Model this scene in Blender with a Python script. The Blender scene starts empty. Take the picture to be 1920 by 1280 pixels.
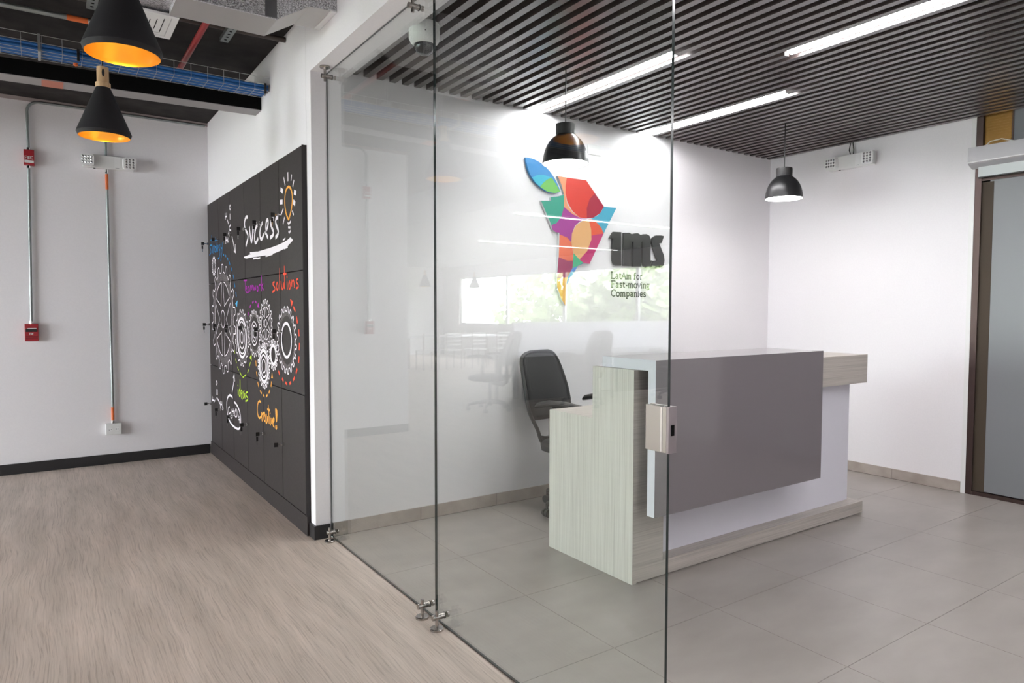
import bpy, math, random
from mathutils import Vector, Matrix
random.seed(7)
S = bpy.context.scene
COL = S.collection
R = math.radians

# ------------------------------------------------------------------ camera
F_PX, YAW, PITCH, ROLL = 1276.31, R(34.4626), R(2.6866), R(0.0812)
CAM = Vector((-1.4264, -4.0412, 1.40))
_fw = Vector((math.sin(YAW)*math.cos(PITCH), math.cos(YAW)*math.cos(PITCH), -math.sin(PITCH)))
_r0 = Vector((math.cos(YAW), -math.sin(YAW), 0)); _u0 = _r0.cross(_fw)
_rt = _r0*math.cos(ROLL) + _u0*math.sin(ROLL)
_up = _u0*math.cos(ROLL) - _r0*math.sin(ROLL)
cd = bpy.data.cameras.new('camera'); cd.sensor_width = 36; cd.lens = F_PX/1920*36
cd.clip_start = 0.05; cd.clip_end = 200
cam = bpy.data.objects.new('camera', cd); COL.objects.link(cam)
cam.matrix_world = Matrix(((_rt.x, _up.x, -_fw.x, CAM.x), (_rt.y, _up.y, -_fw.y, CAM.y),
                           (_rt.z, _up.z, -_fw.z, CAM.z), (0, 0, 0, 1)))
S.camera = cam

# ------------------------------------------------------------------ world, exposure
SKY = 16.0
LED = 44.0
OFFICE_LED = 9.0
w = bpy.data.worlds.new('overcast_sky'); S.world = w; w.use_nodes = True
bg = w.node_tree.nodes['Background']; bg.inputs[0].default_value = (0.93, 0.96, 1.0, 1); bg.inputs[1].default_value = SKY
S.view_settings.view_transform = 'Standard'; S.view_settings.look = 'None'
S.view_settings.exposure = 0.93; S.view_settings.gamma = 1.0; S.view_settings.use_curve_mapping = False

# daylight portal of the window wall (only guides sampling of the sky, emits nothing itself)
pl = bpy.data.lights.new('window_portal', 'AREA'); pl.shape = 'RECTANGLE'; pl.size = 20.0; pl.size_y = 2.3
pl.cycles.is_portal = True
po = bpy.data.objects.new('window_portal', pl); COL.objects.link(po)
po.location = (-8.98, 4.5, 1.45); po.rotation_euler = (R(90), 0, R(-90))

# ------------------------------------------------------------------ helpers
def pix(u, v, ax, c):
    """the real point on the plane axis=c that is seen at a photo position"""
    d = _fw + _rt*((u-960)/F_PX) - _up*((v-640)/F_PX)
    return CAM + d*((c-CAM[ax])/d[ax])

def srgb(r, g, b):
    f = lambda c: (c/255/12.92 if c/255 <= .04045 else ((c/255+.055)/1.055)**2.4)
    return (f(r), f(g), f(b), 1)

class MB:
    def __init__(s): s.v = []; s.f = []; s.mi = []
    def add(s, vs, fs, mi=0):
        o = len(s.v); s.v += [tuple(p) for p in vs]; s.f += [tuple(i+o for i in f) for f in fs]; s.mi += [mi]*len(fs); return s
    def box(s, x0, x1, y0, y1, z0, z1, mi=0):
        vs = [(x, y, z) for z in (z0, z1) for y in (y0, y1) for x in (x0, x1)]
        return s.add(vs, [(0,2,3,1), (4,5,7,6), (0,1,5,4), (2,6,7,3), (0,4,6,2), (1,3,7,5)], mi)
    def cyl(s, a, b, r, r2=None, n=20, mi=0, caps=True):
        a = Vector(a); b = Vector(b); r2 = r if r2 is None else r2
        d = (b-a).normalized(); t = Vector((0, 0, 1)) if abs(d.z) < .9 else Vector((1, 0, 0))
        e = d.cross(t).normalized(); g = d.cross(e)
        vs = []
        for c, rr in ((a, r), (b, r2)):
            vs += [c + e*rr*math.cos(2*math.pi*i/n) + g*rr*math.sin(2*math.pi*i/n) for i in range(n)]
        fs = [(i, (i+1) % n, n+(i+1) % n, n+i) for i in range(n)]
        if caps: fs += [tuple(range(n))[::-1], tuple(range(n, 2*n))]
        return s.add(vs, fs, mi)
    def tube(s, pts, r, n=10, mi=0, closed=False):
        pts = [Vector(p) for p in pts]; N = len(pts); vs = []; ref = None
        for i, p in enumerate(pts):
            if closed: d = pts[(i+1) % N]-pts[i-1]
            else: d = pts[min(i+1, N-1)]-pts[max(i-1, 0)]
            d.normalize()
            if ref is None: ref = Vector((0, 0, 1)) if abs(d.z) < .9 else Vector((1, 0, 0))
            e = d.cross(ref).normalized(); g = d.cross(e); ref = -g if False else g*-1
            rr = r[i] if isinstance(r, (list, tuple)) else r
            vs += [p + e*rr*math.cos(2*math.pi*k/n) + g*rr*math.sin(2*math.pi*k/n) for k in range(n)]
        fs = []
        for i in range(N if closed else N-1):
            j = (i+1) % N
            fs += [(i*n+k, i*n+(k+1) % n, j*n+(k+1) % n, j*n+k) for k in range(n)]
        if not closed: fs += [tuple(range(n))[::-1], tuple(range((N-1)*n, N*n))]
        return s.add(vs, fs, mi)
    def lathe(s, prof, c=(0, 0, 0), n=48, mi=0):
        vs = []
        for r, z in prof:
            vs += [(c[0]+r*math.cos(2*math.pi*k/n), c[1]+r*math.sin(2*math.pi*k/n), c[2]+z) for k in range(n)]
        fs = []
        for i in range(len(prof)-1):
            fs += [(i*n+k, i*n+(k+1) % n, (i+1)*n+(k+1) % n, (i+1)*n+k) for k in range(n)]
        return s.add(vs, fs, mi)
    def prism(s, poly, fn0, fn1, mi=0, mis=None):
        """poly of 2D points, fn0 / fn1 map a 2D point to the near / far face"""
        n = len(poly); vs = [fn0(p) for p in poly] + [fn1(p) for p in poly]
        s.add(vs, [tuple(range(n)), tuple(range(n, 2*n))[::-1]], mi)
        o = len(s.v)-2*n
        for i in range(n):
            s.f.append((o+i, o+n+i, o+n+(i+1) % n, o+(i+1) % n)); s.mi.append(mi if mis is None else mis)
        return s
    def ribbon(s, pts, wd, fn, closed=False, mi=0):
        """flat painted stroke, pts in plane coordinates"""
        pts = [Vector(p) for p in pts]; n = len(pts)
        if n < 2: return s
        vs = []
        for i in range(n):
            if closed: d = pts[(i+1) % n]-pts[i-1]
            else: d = pts[min(i+1, n-1)]-pts[max(i-1, 0)]
            if d.length < 1e-9: d = Vector((1, 0))
            d.normalize(); q = Vector((-d.y, d.x))*(wd[i] if isinstance(wd, (list, tuple)) else wd)*.5
            vs += [fn(pts[i]+q), fn(pts[i]-q)]
        m = n if closed else n-1
        fs = [(2*i, 2*i+1, 2*((i+1) % n)+1, 2*((i+1) % n)) for i in range(m)]
        return s.add(vs, fs, mi)
    def build(s, name, mat, parent=None, smooth=False, bevel=0, fix=True):
        me = bpy.data.meshes.new(name); me.from_pydata([tuple(v) for v in s.v], [], s.f)
        for m in (mat if isinstance(mat, (list, tuple)) else [mat]): me.materials.append(m)
        me.polygons.foreach_set('material_index', s.mi)
        if smooth: me.polygons.foreach_set('use_smooth', [True]*len(me.polygons))
        me.update()
        if fix:
            import bmesh
            b = bmesh.new(); b.from_mesh(me); bmesh.ops.recalc_face_normals(b, faces=b.faces); b.to_mesh(me); b.free()
        o = bpy.data.objects.new(name, me); COL.objects.link(o)
        if parent is not None:
            o.parent = parent
            o.matrix_parent_inverse = Matrix.Translation(-Vector(parent_loc(parent)))
        if smooth:
            md = o.modifiers.new('split', 'EDGE_SPLIT'); md.split_angle = R(35)
        if bevel:
            md = o.modifiers.new('bevel', 'BEVEL'); md.width = bevel; md.segments = 2; md.limit_method = 'ANGLE'
        return o

LOCS = {}
def parent_loc(p):
    return LOCS.get(p, (0, 0, 0))

def empty(name, loc):
    o = bpy.data.objects.new(name, None); COL.objects.link(o); o.location = loc; o.empty_display_size = .1
    LOCS[o] = tuple(loc); return o

def tag(o, label=None, cat=None, group=None, kind=None):
    if label: o['label'] = label
    if cat: o['category'] = cat
    if group: o['group'] = group
    if kind: o['kind'] = kind
    return o

def structure(o, label=None):
    return tag(o, label, None, None, 'structure')

def copy_tree(o, parent=None):
    c = o.copy(); COL.objects.link(c); c.parent = parent
    if o in LOCS: LOCS[c] = LOCS[o]
    for ch in [x for x in COL.objects if x.parent == o]: copy_tree(ch, c)
    return c

# ------------------------------------------------------------------ materials
def mat(name, col, rough=.5, metal=0, spec=.5, emit=None, es=0, **kw):
    m = bpy.data.materials.new(name); m.use_nodes = True
    b = m.node_tree.nodes['Principled BSDF']
    b.inputs['Base Color'].default_value = col if len(col) == 4 else (*col, 1)
    b.inputs['Roughness'].default_value = rough; b.inputs['Metallic'].default_value = metal
    b.inputs['Specular IOR Level'].default_value = spec
    if emit: b.inputs['Emission Color'].default_value = (*emit[:3], 1); b.inputs['Emission Strength'].default_value = es
    return m

def N(m, t, **kw):
    n = m.node_tree.nodes.new(t)
    for k, v in kw.items(): setattr(n, k, v)
    return n
def LK(m, a, b): m.node_tree.links.new(a, b)

def noisy(m, scale, c0, c1, vec_scale=(1, 1, 1), detail=4, dist=0, bump=0, lo=.35, hi=.65, coord='Object', rot=(0, 0, 0), bdist=.002):
    b = m.node_tree.nodes['Principled BSDF']
    tc = N(m, 'ShaderNodeTexCoord'); mp = N(m, 'ShaderNodeMapping')
    mp.inputs['Scale'].default_value = vec_scale; mp.inputs['Rotation'].default_value = rot
    LK(m, tc.outputs[coord], mp.inputs['Vector'])
    nz = N(m, 'ShaderNodeTexNoise'); nz.inputs['Scale'].default_value = scale; nz.inputs['Detail'].default_value = detail
    nz.inputs['Distortion'].default_value = dist
    LK(m, mp.outputs[0], nz.inputs['Vector'])
    cr = N(m, 'ShaderNodeValToRGB'); cr.color_ramp.elements[0].position = lo; cr.color_ramp.elements[1].position = hi
    cr.color_ramp.elements[0].color = c0; cr.color_ramp.elements[1].color = c1
    LK(m, nz.outputs[0], cr.inputs[0]); LK(m, cr.outputs[0], b.inputs['Base Color'])
    if bump:
        bp = N(m, 'ShaderNodeBump'); bp.inputs['Strength'].default_value = bump; bp.inputs['Distance'].default_value = bdist
        LK(m, nz.outputs[0], bp.inputs['Height']); LK(m, bp.outputs[0], b.inputs['Normal'])
    return nz, cr, mp

M = {}
M['wall'] = mat('white_wall_paint', (.80, .78, .80), .75, spec=.3)
noisy(M['wall'], 90, (.79, .77, .79, 1), (.81, .79, .81, 1), bump=.05)
M['ceil_white'] = mat('grey_ceiling', (.13, .13, .135), .8)
M['black_ceiling'] = mat('black_painted_deck', (.03, .027, .027), .85, spec=.2)
noisy(M['black_ceiling'], 6, (.022, .02, .02, 1), (.042, .038, .037, 1), bump=.3, detail=8)
M['black_base'] = mat('black_baseboard', (.018, .017, .018), .45)
M['tile'] = mat('grey_porcelain', (.4, .37, .34), .32, spec=.45)
M['tile_base'] = mat('porcelain_skirting', (.4, .35, .31), .4)
noisy(M['tile_base'], 9, (.36, .31, .275, 1), (.43, .38, .34, 1), detail=6)
M['grout'] = mat('grout', (.1, .09, .085), .9)
M['slat'] = mat('dark_ceiling_slat', (.04, .024, .022), .3, spec=.5)
M['slat'].node_tree.nodes['Principled BSDF'].inputs['IOR'].default_value = 2.3
noisy(M['slat'], 30, (.05, .036, .034, 1), (.066, .049, .046, 1), vec_scale=(12, .5, 12))
M['black'] = mat('black_metal', (.012, .012, .013), .32, spec=.5)
M['black_plastic'] = mat('black_plastic', (.016, .015, .015), .45)
M['black_matte'] = mat('charcoal_shade', (.022, .021, .023), .7, spec=.3)
M['void'] = mat('ceiling_void_black', (.006, .006, .006), .9, spec=.05)
M['white_plastic'] = mat('white_plastic', (.75, .75, .74), .4)
M['white_enamel'] = mat('white_enamel', (.8, .8, .8), .35)
M['steel'] = mat('brushed_steel', (.42, .39, .37), .25, metal=1)
M['chrome'] = mat('chrome', (.8, .8, .8), .1, metal=1)
M['galv'] = mat('galvanised_conduit', (.33, .36, .355), .45, metal=.8)
M['red'] = mat('fire_red', (.33, .012, .02), .45)
M['red_pipe'] = mat('red_pipe_paint', (.33, .02, .02), .4)
M['orange_tape'] = mat('orange_tape', (.75, .16, .04), .6)
M['salmon'] = mat('salmon_patch', (.55, .2, .14), .7)
M['beam_grey'] = mat('beam_underside', (.34, .325, .33), .7)
M['pipe_brown'] = mat('dark_pipe', (.06, .045, .04), .45)
M['cable_blue'] = mat('blue_cable', (.02, .14, .42), .5)
M['wire'] = mat('zinc_wire', (.6, .62, .62), .35, metal=.9)
M['foil'] = mat('duct_foil', (.72, .71, .74), .3, metal=.85)
b_ = M['foil'].node_tree.nodes['Principled BSDF']
nz, cr, mp = noisy(M['foil'], 150, (.35, .34, .37, 1), (.95, .94, .98, 1), detail=2, bump=.9, bdist=.01, lo=.35, hi=.6)
M['foil_flat'] = mat('duct_foil_flat', (.52, .5, .49), .45, metal=.55)
M['foil_tape'] = mat('duct_tape', (.3, .3, .32), .35, metal=.8)
M['gold'] = mat('gold_lining', (.82, .55, .13), .3, metal=.9)
M['pend_wood'] = mat('pendant_wood', (.55, .36, .19), .5)
noisy(M['pend_wood'], 40, (.5, .32, .16, 1), (.62, .42, .24, 1), vec_scale=(3, 3, .3))
M['cap_brown'] = mat('bronze_band', (.16, .07, .02), .4, metal=.5)
M['bulb'] = mat('warm_bulb', (1, .8, .5), .4, emit=(1, .78, .45), es=13)
M['glow'] = mat('pendant_diffuser', (1, 1, 1), .5, emit=(1, .97, .94), es=20)
M['led'] = mat('led_diffuser', (1, 1, 1), .5, emit=(1, .985, 1), es=LED)
M['led_office'] = mat('office_led_diffuser', (1, 1, 1), .5, emit=(1, .98, .97), es=OFFICE_LED)
M['locker'] = mat('locker_charcoal', (.045, .038, .038), .55, spec=.25)
noisy(M['locker'], 60, (.031, .025, .025, 1), (.038, .031, .031, 1), bump=.04)
M['locker_edge'] = mat('locker_edge', (.02, .016, .017), .6)
for nme, c in dict(chalk=(232, 226, 232), blue=(60, 135, 190), purple=(165, 60, 165), redo=(226, 92, 72), green=(176, 205, 70),
                   orange=(236, 168, 84), dimchalk=(176, 166, 170)).items():
    M['c_'+nme] = mat('chalk_'+nme, srgb(*c), .9, spec=.1)
M['grey_lam'] = mat('grey_laminate', (.175, .156, .165), .1, spec=.5)
M['white_lam'] = mat('pale_laminate', (.68, .665, .73), .35)
def wood(name, vec, c0, c1):
    m = mat(name, c0, .42, spec=.35)
    b = m.node_tree.nodes['Principled BSDF']
    tc = N(m, 'ShaderNodeTexCoord'); mp = N(m, 'ShaderNodeMapping'); mp.inputs['Scale'].default_value = vec
    LK(m, tc.outputs['Object'], mp.inputs['Vector'])
    n1 = N(m, 'ShaderNodeTexNoise'); n1.inputs['Scale'].default_value = 3.2; n1.inputs['Detail'].default_value = 7; n1.inputs['Roughness'].default_value = .62
    n1.inputs['Distortion'].default_value = .25
    LK(m, mp.outputs[0], n1.inputs['Vector'])
    cr = N(m, 'ShaderNodeValToRGB'); e = cr.color_ramp.elements
    e[0].position = .30; e[0].color = tuple(x*.84 for x in c0[:3])+(1,); e[1].position = .62; e[1].color = c1
    k = e.new(.44); k.color = c0
    LK(m, n1.outputs[0], cr.inputs[0]); LK(m, cr.outputs[0], b.inputs['Base Color'])
    return m
WC0, WC1 = (.565, .53, .487, 1), (.655, .62, .575, 1)
M['wood_v'] = wood('pale_wood_upright_grain', (44, 44, .55), WC0, WC1)
M['wood_h_shaded'] = wood('shaded_wood_level_grain', (.55, 40, 40), (.415, .378, .345, 1), (.49, .448, .412, 1))  # same wood toned darker, the shade of the front faces put into its colour
M['bronze'] = mat('bronze_frame', (.07, .045, .04), .35, metal=.6)
M['bronze_panel'] = mat('bronze_reflective_panel', (.3, .16, .04), .25, metal=.7)
M['frost'] = mat('frosted_film', (.19, .195, .208), .35, spec=.5)
M['blind'] = mat('blind_cassette', (.45, .44, .46), .4, metal=.3)
M['blind_cloth'] = mat('blind_cloth', (.62, .66, .66), .8)
M['chair_mesh'] = mat('chair_mesh', (.012, .011, .011), .6)
M['chair_frame'] = mat('chair_frame', (.022, .02, .019), .42)
M['dome'] = mat('smoked_dome', (.02, .02, .022), .06, spec=.8)
M['lens_dark'] = mat('lamp_socket', (.25, .25, .26), .25, metal=.7)
M['edge'] = mat('glass_edge', (.012, .022, .02), .15)
M['leaf'] = mat('tree_leaves', (.34, .42, .2), .7)
M['bark'] = mat('bark', (.12, .08, .05), .9)
M['ground'] = mat('paving', (.3, .3, .28), .9)
M['corr'] = mat('corridor_wall', (.14, .08, .045), .6)

# vinyl floor of the office, grain along Y
M['vinyl'] = mat('vinyl_plank_floor', (.4, .33, .29), .5, spec=.35)
def vinyl(m):
    b = m.node_tree.nodes['Principled BSDF']
    tc = N(m, 'ShaderNodeTexCoord')
    mp = N(m, 'ShaderNodeMapping'); mp.inputs['Scale'].default_value = (75, 1.7, 1)
    mp2 = N(m, 'ShaderNodeMapping'); mp2.inputs['Scale'].default_value = (7, .9, 1)
    nw = N(m, 'ShaderNodeTexNoise'); nw.inputs['Scale'].default_value = 1.6; nw.inputs['Detail'].default_value = 2
    LK(m, tc.outputs['Object'], nw.inputs['Vector'])
    mixv = N(m, 'ShaderNodeMix', data_type='VECTOR'); mixv.inputs[0].default_value = .07
    LK(m, tc.outputs['Object'], mixv.inputs[4]); LK(m, nw.outputs['Color'], mixv.inputs[5])
    LK(m, mixv.outputs[1], mp.inputs['Vector']); LK(m, mixv.outputs[1], mp2.inputs['Vector'])
    n1 = N(m, 'ShaderNodeTexNoise'); n1.inputs['Scale'].default_value = 2.2; n1.inputs['Detail'].default_value = 8; n1.inputs['Roughness'].default_value = .7
    n1.inputs['Distortion'].default_value = .6
    n2 = N(m, 'ShaderNodeTexNoise'); n2.inputs['Scale'].default_value = 1.4; n2.inputs['Detail'].default_value = 4
    LK(m, mp.outputs[0], n1.inputs['Vector']); LK(m, mp2.outputs[0], n2.inputs['Vector'])
    c1 = N(m, 'ShaderNodeValToRGB'); e = c1.color_ramp.elements
    e[0].position = .36; e[0].color = (.41, .338, .295, 1); e[1].position = .62; e[1].color = (.63, .535, .478, 1)
    k = e.new(.47); k.color = (.56, .47, .417, 1)
    LK(m, n1.outputs[0], c1.inputs[0])
    c2 = N(m, 'ShaderNodeValToRGB'); c2.color_ramp.elements[0].position = .3; c2.color_ramp.elements[0].color = (.82, .82, .8, 1)
    c2.color_ramp.elements[1].position = .7; c2.color_ramp.elements[1].color = (1.1, 1.09, 1.08, 1)
    LK(m, n2.outputs[0], c2.inputs[0])
    mx = N(m, 'ShaderNodeMix', data_type='RGBA', blend_type='MULTIPLY'); mx.inputs[0].default_value = 1
    LK(m, c1.outputs[0], mx.inputs[6]); LK(m, c2.outputs[0], mx.inputs[7]); LK(m, mx.outputs[2], b.inputs['Base Color'])
    bp = N(m, 'ShaderNodeBump'); bp.inputs['Strength'].default_value = .12; bp.inputs['Distance'].default_value = .001
    LK(m, n1.outputs[0], bp.inputs['Height']); LK(m, bp.outputs[0], b.inputs['Normal'])
vinyl(M['vinyl'])
noisy(M['tile'], 2.2, (.29, .262, .24, 1), (.35, .32, .296, 1), vec_scale=(1, 2.2, 1), detail=7, lo=.3, hi=.7, coord='Object')

def glass(name, tint):
    m = bpy.data.materials.new(name); m.use_nodes = True; nt = m.node_tree; nt.nodes.clear()
    out = N(m, 'ShaderNodeOutputMaterial'); mix = N(m, 'ShaderNodeMixShader')
    tr = N(m, 'ShaderNodeBsdfTransparent'); tr.inputs[0].default_value = tint
    gl = N(m, 'ShaderNodeBsdfGlossy'); gl.inputs['Roughness'].default_value = 0; gl.inputs[0].default_value = (1, 1, 1, 1)
    ge = N(m, 'ShaderNodeNewGeometry'); dt = N(m, 'ShaderNodeVectorMath', operation='DOT_PRODUCT')
    LK(m, ge.outputs['Incoming'], dt.inputs[0]); LK(m, ge.outputs['Normal'], dt.inputs[1])
    ab = N(m, 'ShaderNodeMath', operation='ABSOLUTE'); LK(m, dt.outputs['Value'], ab.inputs[0])
    su = N(m, 'ShaderNodeMath', operation='SUBTRACT'); su.inputs[0].default_value = 1; LK(m, ab.outputs[0], su.inputs[1])
    pw = N(m, 'ShaderNodeMath', operation='POWER'); LK(m, su.outputs[0], pw.inputs[0]); pw.inputs[1].default_value = 5
    ma = N(m, 'ShaderNodeMath', operation='MULTIPLY_ADD'); LK(m, pw.outputs[0], ma.inputs[0]); ma.inputs[1].default_value = .957; ma.inputs[2].default_value = .043
    LK(m, ma.outputs[0], mix.inputs[0]); LK(m, tr.outputs[0], mix.inputs[1]); LK(m, gl.outputs[0], mix.inputs[2]); LK(m, mix.outputs[0], out.inputs[0])
    return m
M['glass'] = glass('green_tinted_clear_glass', (.955, .98, .968, 1))
M['pane'] = glass('window_glass', (.97, .98, .98, 1))

# ------------------------------------------------------------------ dimensions (metres)
A = .098; W = 4.355; D = 3.052; HS = 2.806; HC = 2.833; HF = 3.17
YB = -6.2; XO = -9.0; YE = 15.0

# ================================================================== STRUCTURE
structure(MB().box(XO-.2, 0, YB, YE, -.12, 0).build('floor', M['vinyl']), 'warm grey wood-grain vinyl floor of the office')
fl = structure(MB().box(0, W+2.2, YB, 0, -.12, -.004).build('floor', M['grout']), 'grey porcelain tile floor of the reception')
xs = [0.004] + [x for x in [1.14+.655*k for k in range(-2, 6)] if .15 < x < W-.05] + [W]
ys = [-.001] + [-1.38+.627*k for k in (1, 0, -1, -2, -3, -4, -5)] + [-5.2]
for i in range(len(xs)-1):
    for j in range(len(ys)-1):
        MB().box(xs[i]+.001, xs[i+1]-.001, ys[j+1]+.001, ys[j]-.001, -.012, 0).build('tile', M['tile'], fl)

structure(MB().box(-A, W+.15, 0, .085, 0, 3.3).build('wall_back', M['wall']), 'white reception wall behind the desk carrying the logo')
structure(MB().box(W, W+.15, -1.726, 0, 0, 3.3).build('wall_right', M['wall']), 'white reception side wall beside the frosted door')
structure(MB().box(W, W+.15, YB, -3.95, 0, 3.3).build('wall_right', M['wall']), 'white wall past the frosted door')
structure(MB().box(-A, .36, .087, D, 2.392, 3.3).build('wall_left', M['wall']), 'white wall above the charcoal lockers')
structure(MB().box(.36, .44, .087, D, 0, 2.392).build('wall_niche', M['wall']), 'wall behind the lockers')
structure(MB().box(-2.0, .44, D, D+.14, 0, 3.3).build('wall_far', M['wall']), 'white office end wall with conduits')
structure(MB().box(-2.0, -1.86, D+.14, YE, 0, 3.3).build('wall_return', M['wall']), 'office wall returning behind the end wall')
structure(MB().box(XO-.2, W+2.2, YB-.12, YB, 0, 3.3).build('wall_front', M['wall']), 'white wall behind the viewer')
structure(MB().box(XO-.2, -1.86, YE, YE+.12, 0, 3.3).build('wall_end', M['wall']), 'white wall at the far end of the office')
structure(MB().box(-A, .13, YB, 0, HS, 3.3).build('wall_header', M['wall']), 'white beam above the glass partition')
structure(MB().box(XO-.2, -A, YB, YE, HF, HF+.12).build('ceiling', M['black_ceiling']), 'black painted office ceiling deck')
structure(MB().box(XO, -3.3, YB, YE, 2.70, HF-.005).build('ceiling', M['ceil_white']), 'dark grey dropped ceiling deeper in the office')
# window wall of the office
ww = MB()
WIN = ((-2.3, -.2, .3, 2.6), (.1, 3.6, .3, 2.6), (4.0, 14.0, .95, 2.36))
yy = YB
for y0, y1, z0, z1 in WIN:
    ww.box(XO-.2, XO, yy, y0, 0, 3.3); ww.box(XO-.2, XO, y0, y1, 0, z0); ww.box(XO-.2, XO, y0, y1, z1, 3.3); yy = y1
ww.box(XO-.2, XO, yy, YE, 0, 3.3)
structure(ww.build('wall_window', M['wall']), 'white office wall with the daylight windows')
wn = 0
for y0, y1, z0, z1 in WIN:
    wn += 1
    f = MB(); n = 2 if y1-y0 < 6 else 4
    f.box(XO-.12, XO-.06, y0, y1, z0, z0+.05).box(XO-.12, XO-.06, y0, y1, z1-.05, z1)
    st = (y1-y0)/n
    for k in range(n+1): f.box(XO-.12, XO-.06, max(y0, y0+k*st-.04), min(y1, y0+k*st+.04), z0+.05, z1-.05)
    wo = structure(f.build('window_%d' % wn, M['white_enamel']), 'white framed office window')
    for k in range(n): MB().box(XO-.093, XO-.087, y0+k*st+.04, y0+(k+1)*st-.04, z0+.05, z1-.05).build('pane', M['pane'], wo)
# baseboards
structure(MB().box(-2.0, -A-.03, D-.012, D, 0, .09).build('baseboard_far', M['black_base'], bevel=.002), 'black baseboard of the office end wall')
structure(MB().box(-A-.012, -.012, -.012, 0, 0, .085).box(-A-.012, -A, 0, .085, 0, .085).build('baseboard_left', M['black_base']), 'black baseboard wrapping the partition end')
bb = structure(MB().box(.008, W-.011, -.008, 0, 0, .08).build('baseboard_back', M['grout']), 'beige tile skirting under the logo wall')
for k in range(8):
    x0 = .008+k*.6; x1 = min(W-.011, x0+.597)
    if x1 > x0: MB().box(x0, x1, -.011, -.001, .003, .085).build('tile', M['tile_base'], bb)
br = structure(MB().box(W-.008, W, -1.725, 0, 0, .08).build('baseboard_right', M['grout']), 'beige tile skirting under the right wall')
for k in range(3):
    y0 = -.012-k*.6; y1 = max(-1.724, y0-.597)
    MB().box(W-.011, W-.001, y1, y0, .003, .085).build('tile', M['tile_base'], br)
structure(MB().box(-2.0, -A, D-.014, D, HF-.03, HF).build('trim_1', mat('trim_pink_grey', (.42, .36, .35), .6)), 'thin trim strip along the top of the end wall')
structure(MB().box(-.004, 0.0, YB, -.02, 0, .002).build('trim_2', M['steel']), 'thin metal joint where vinyl meets tile')

# slatted reception ceiling
ce = structure(MB().box(.13, W+2.2, YB, 0, 2.99, 3.1).build('ceiling', M['void']), 'dark slatted reception ceiling')
PITCH_S = .08633
bars = {16: (0, -1.33), 29: (0, -1.28), 22: (-1.70, -3.02), 10: (-3.2, -4.5), 34: (-3.2, -4.5), 4: (-3.4, -4.7), 28: (-4.7, -6.0), 40: (-4.7, -6.0)}  # last three bars are out of view, added to keep the reception bright
base_slat = None
def slat(x, y0, y1):
    MB().box(x, x+.041, y1, y0, HC, HC+.085).build('slat', M['slat'], ce, bevel=0)
for k in range(49):
    x = .147+k*PITCH_S
    if x+.042 > W: x = W-.043
    if k in bars:
        a, b = bars[k]
        if a < -.01: slat(x, 0, a+.01)
        slat(x, b-.01, YB)
    else: slat(x, 0, YB)
led_lab = {16: 'white light bar meeting the wall above the first desk pendant', 29: 'white light bar meeting the wall between the two desk pendants',
           22: 'white light bar running toward the viewer, farthest from the logo wall', 10: 'light bar in the slats near the entrance', 34: 'light bar in the slats beside the frosted door', 4: 'added unseen light bar in the slats beside the header beam', 28: 'added unseen light bar in the slats by the wall behind the viewer', 40: 'added unseen light bar in the slats at the corner behind the viewer'}
for k, (a, b) in bars.items():
    x = .147+k*PITCH_S
    e = empty('light_bar', (x+.025, (a+b)/2, HC)); tag(e, led_lab[k], 'ceiling light', 'recessed light bars of the slatted ceiling')
    MB().box(x-.004, x+.046, b, a-.002, HC+.02, HC+.08).build('housing', M['white_plastic'], e)
    MB().box(x, x+.0415, b+.004, a-.006, HC+.006, HC+.0198).build('diffuser', M['led'], e)

# ================================================================== GLASS PARTITION
gp = structure(empty('wall_glass', (0, 0, 0)), 'frameless clear glass partition of the reception')
def pane(y0, y1, z0=.006, z1=HS-.002):
    m = MB()
    x0, x1 = -.005, .005
    vs = [(x, y, z) for z in (z0, z1) for y in (y0, y1) for x in (x0, x1)]
    m.add(vs, [(0,4,6,2), (1,3,7,5)], 0)
    m.add(vs, [(0,2,3,1), (4,5,7,6), (0,1,5,4), (2,6,7,3)], 1)
    m.build('pane', [M['glass'], M['edge']], gp)
pane(-1.3615, -.004); pane(-2.7348, -1.3655)

def clamp(x, y, z, up, label):
    """round foot, upright post, level arm gripping the glass"""
    s = 1 if up else -1
    e = empty('glass_clamp', (x, y, z)); tag(e, label, 'clamp', 'steel clamps of the glass partition')
    MB().lathe([(0, 0), (.03, 0), (.03, s*.008), (.027, s*.011), (0, s*.011)], (x, y, z), 32).build('foot', M['steel'], e, smooth=True)
    MB().cyl((x, y, z+s*.011), (x, y, z+s*.085), .0075, n=20).build('post', M['steel'], e, smooth=True)
    zc = z+s*.055
    MB().cyl((x-.02, y+.004, zc), (-.008, y+.004, zc), .0125, n=24).build('arm', M['steel'], e, smooth=True)
    MB().cyl((-.008, y+.004, zc), (-.0052, y+.004, zc), .015, n=24).build('gasket', M['black_plastic'], e, smooth=True)
    MB().cyl((.0055, y+.004, zc), (.014, y+.004, zc), .0125, n=24).build('end_cap', M['steel'], e, smooth=True)
clamp(-.043, -.085, 0, True, 'steel floor clamp beside the black baseboard corner')
clamp(-.046, -1.312, 0, True, 'steel floor clamp on the far side of the glass joint')
clamp(-.046, -1.452, 0, True, 'steel floor clamp on the near side of the glass joint')
clamp(-.05, -.115, HS, False, 'steel ceiling clamp at the wall end of the glass')
clamp(-.04, -1.235, HS, False, 'steel ceiling clamp above the glass joint by the dome camera')
e = tag(empty('strike_box', (0, -2.70, 1.065)), 'brushed steel lock keeper on the free edge of the glass', 'lock')
MB().box(-.012, -.0055, -2.737, -2.658, 1.001, 1.131).build('face_plate', M['steel'], e, bevel=.001)
MB().box(.0055, .02, -2.742, -2.658, 1.001, 1.131).build('back_plate', M['steel'], e, bevel=.001)
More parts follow.
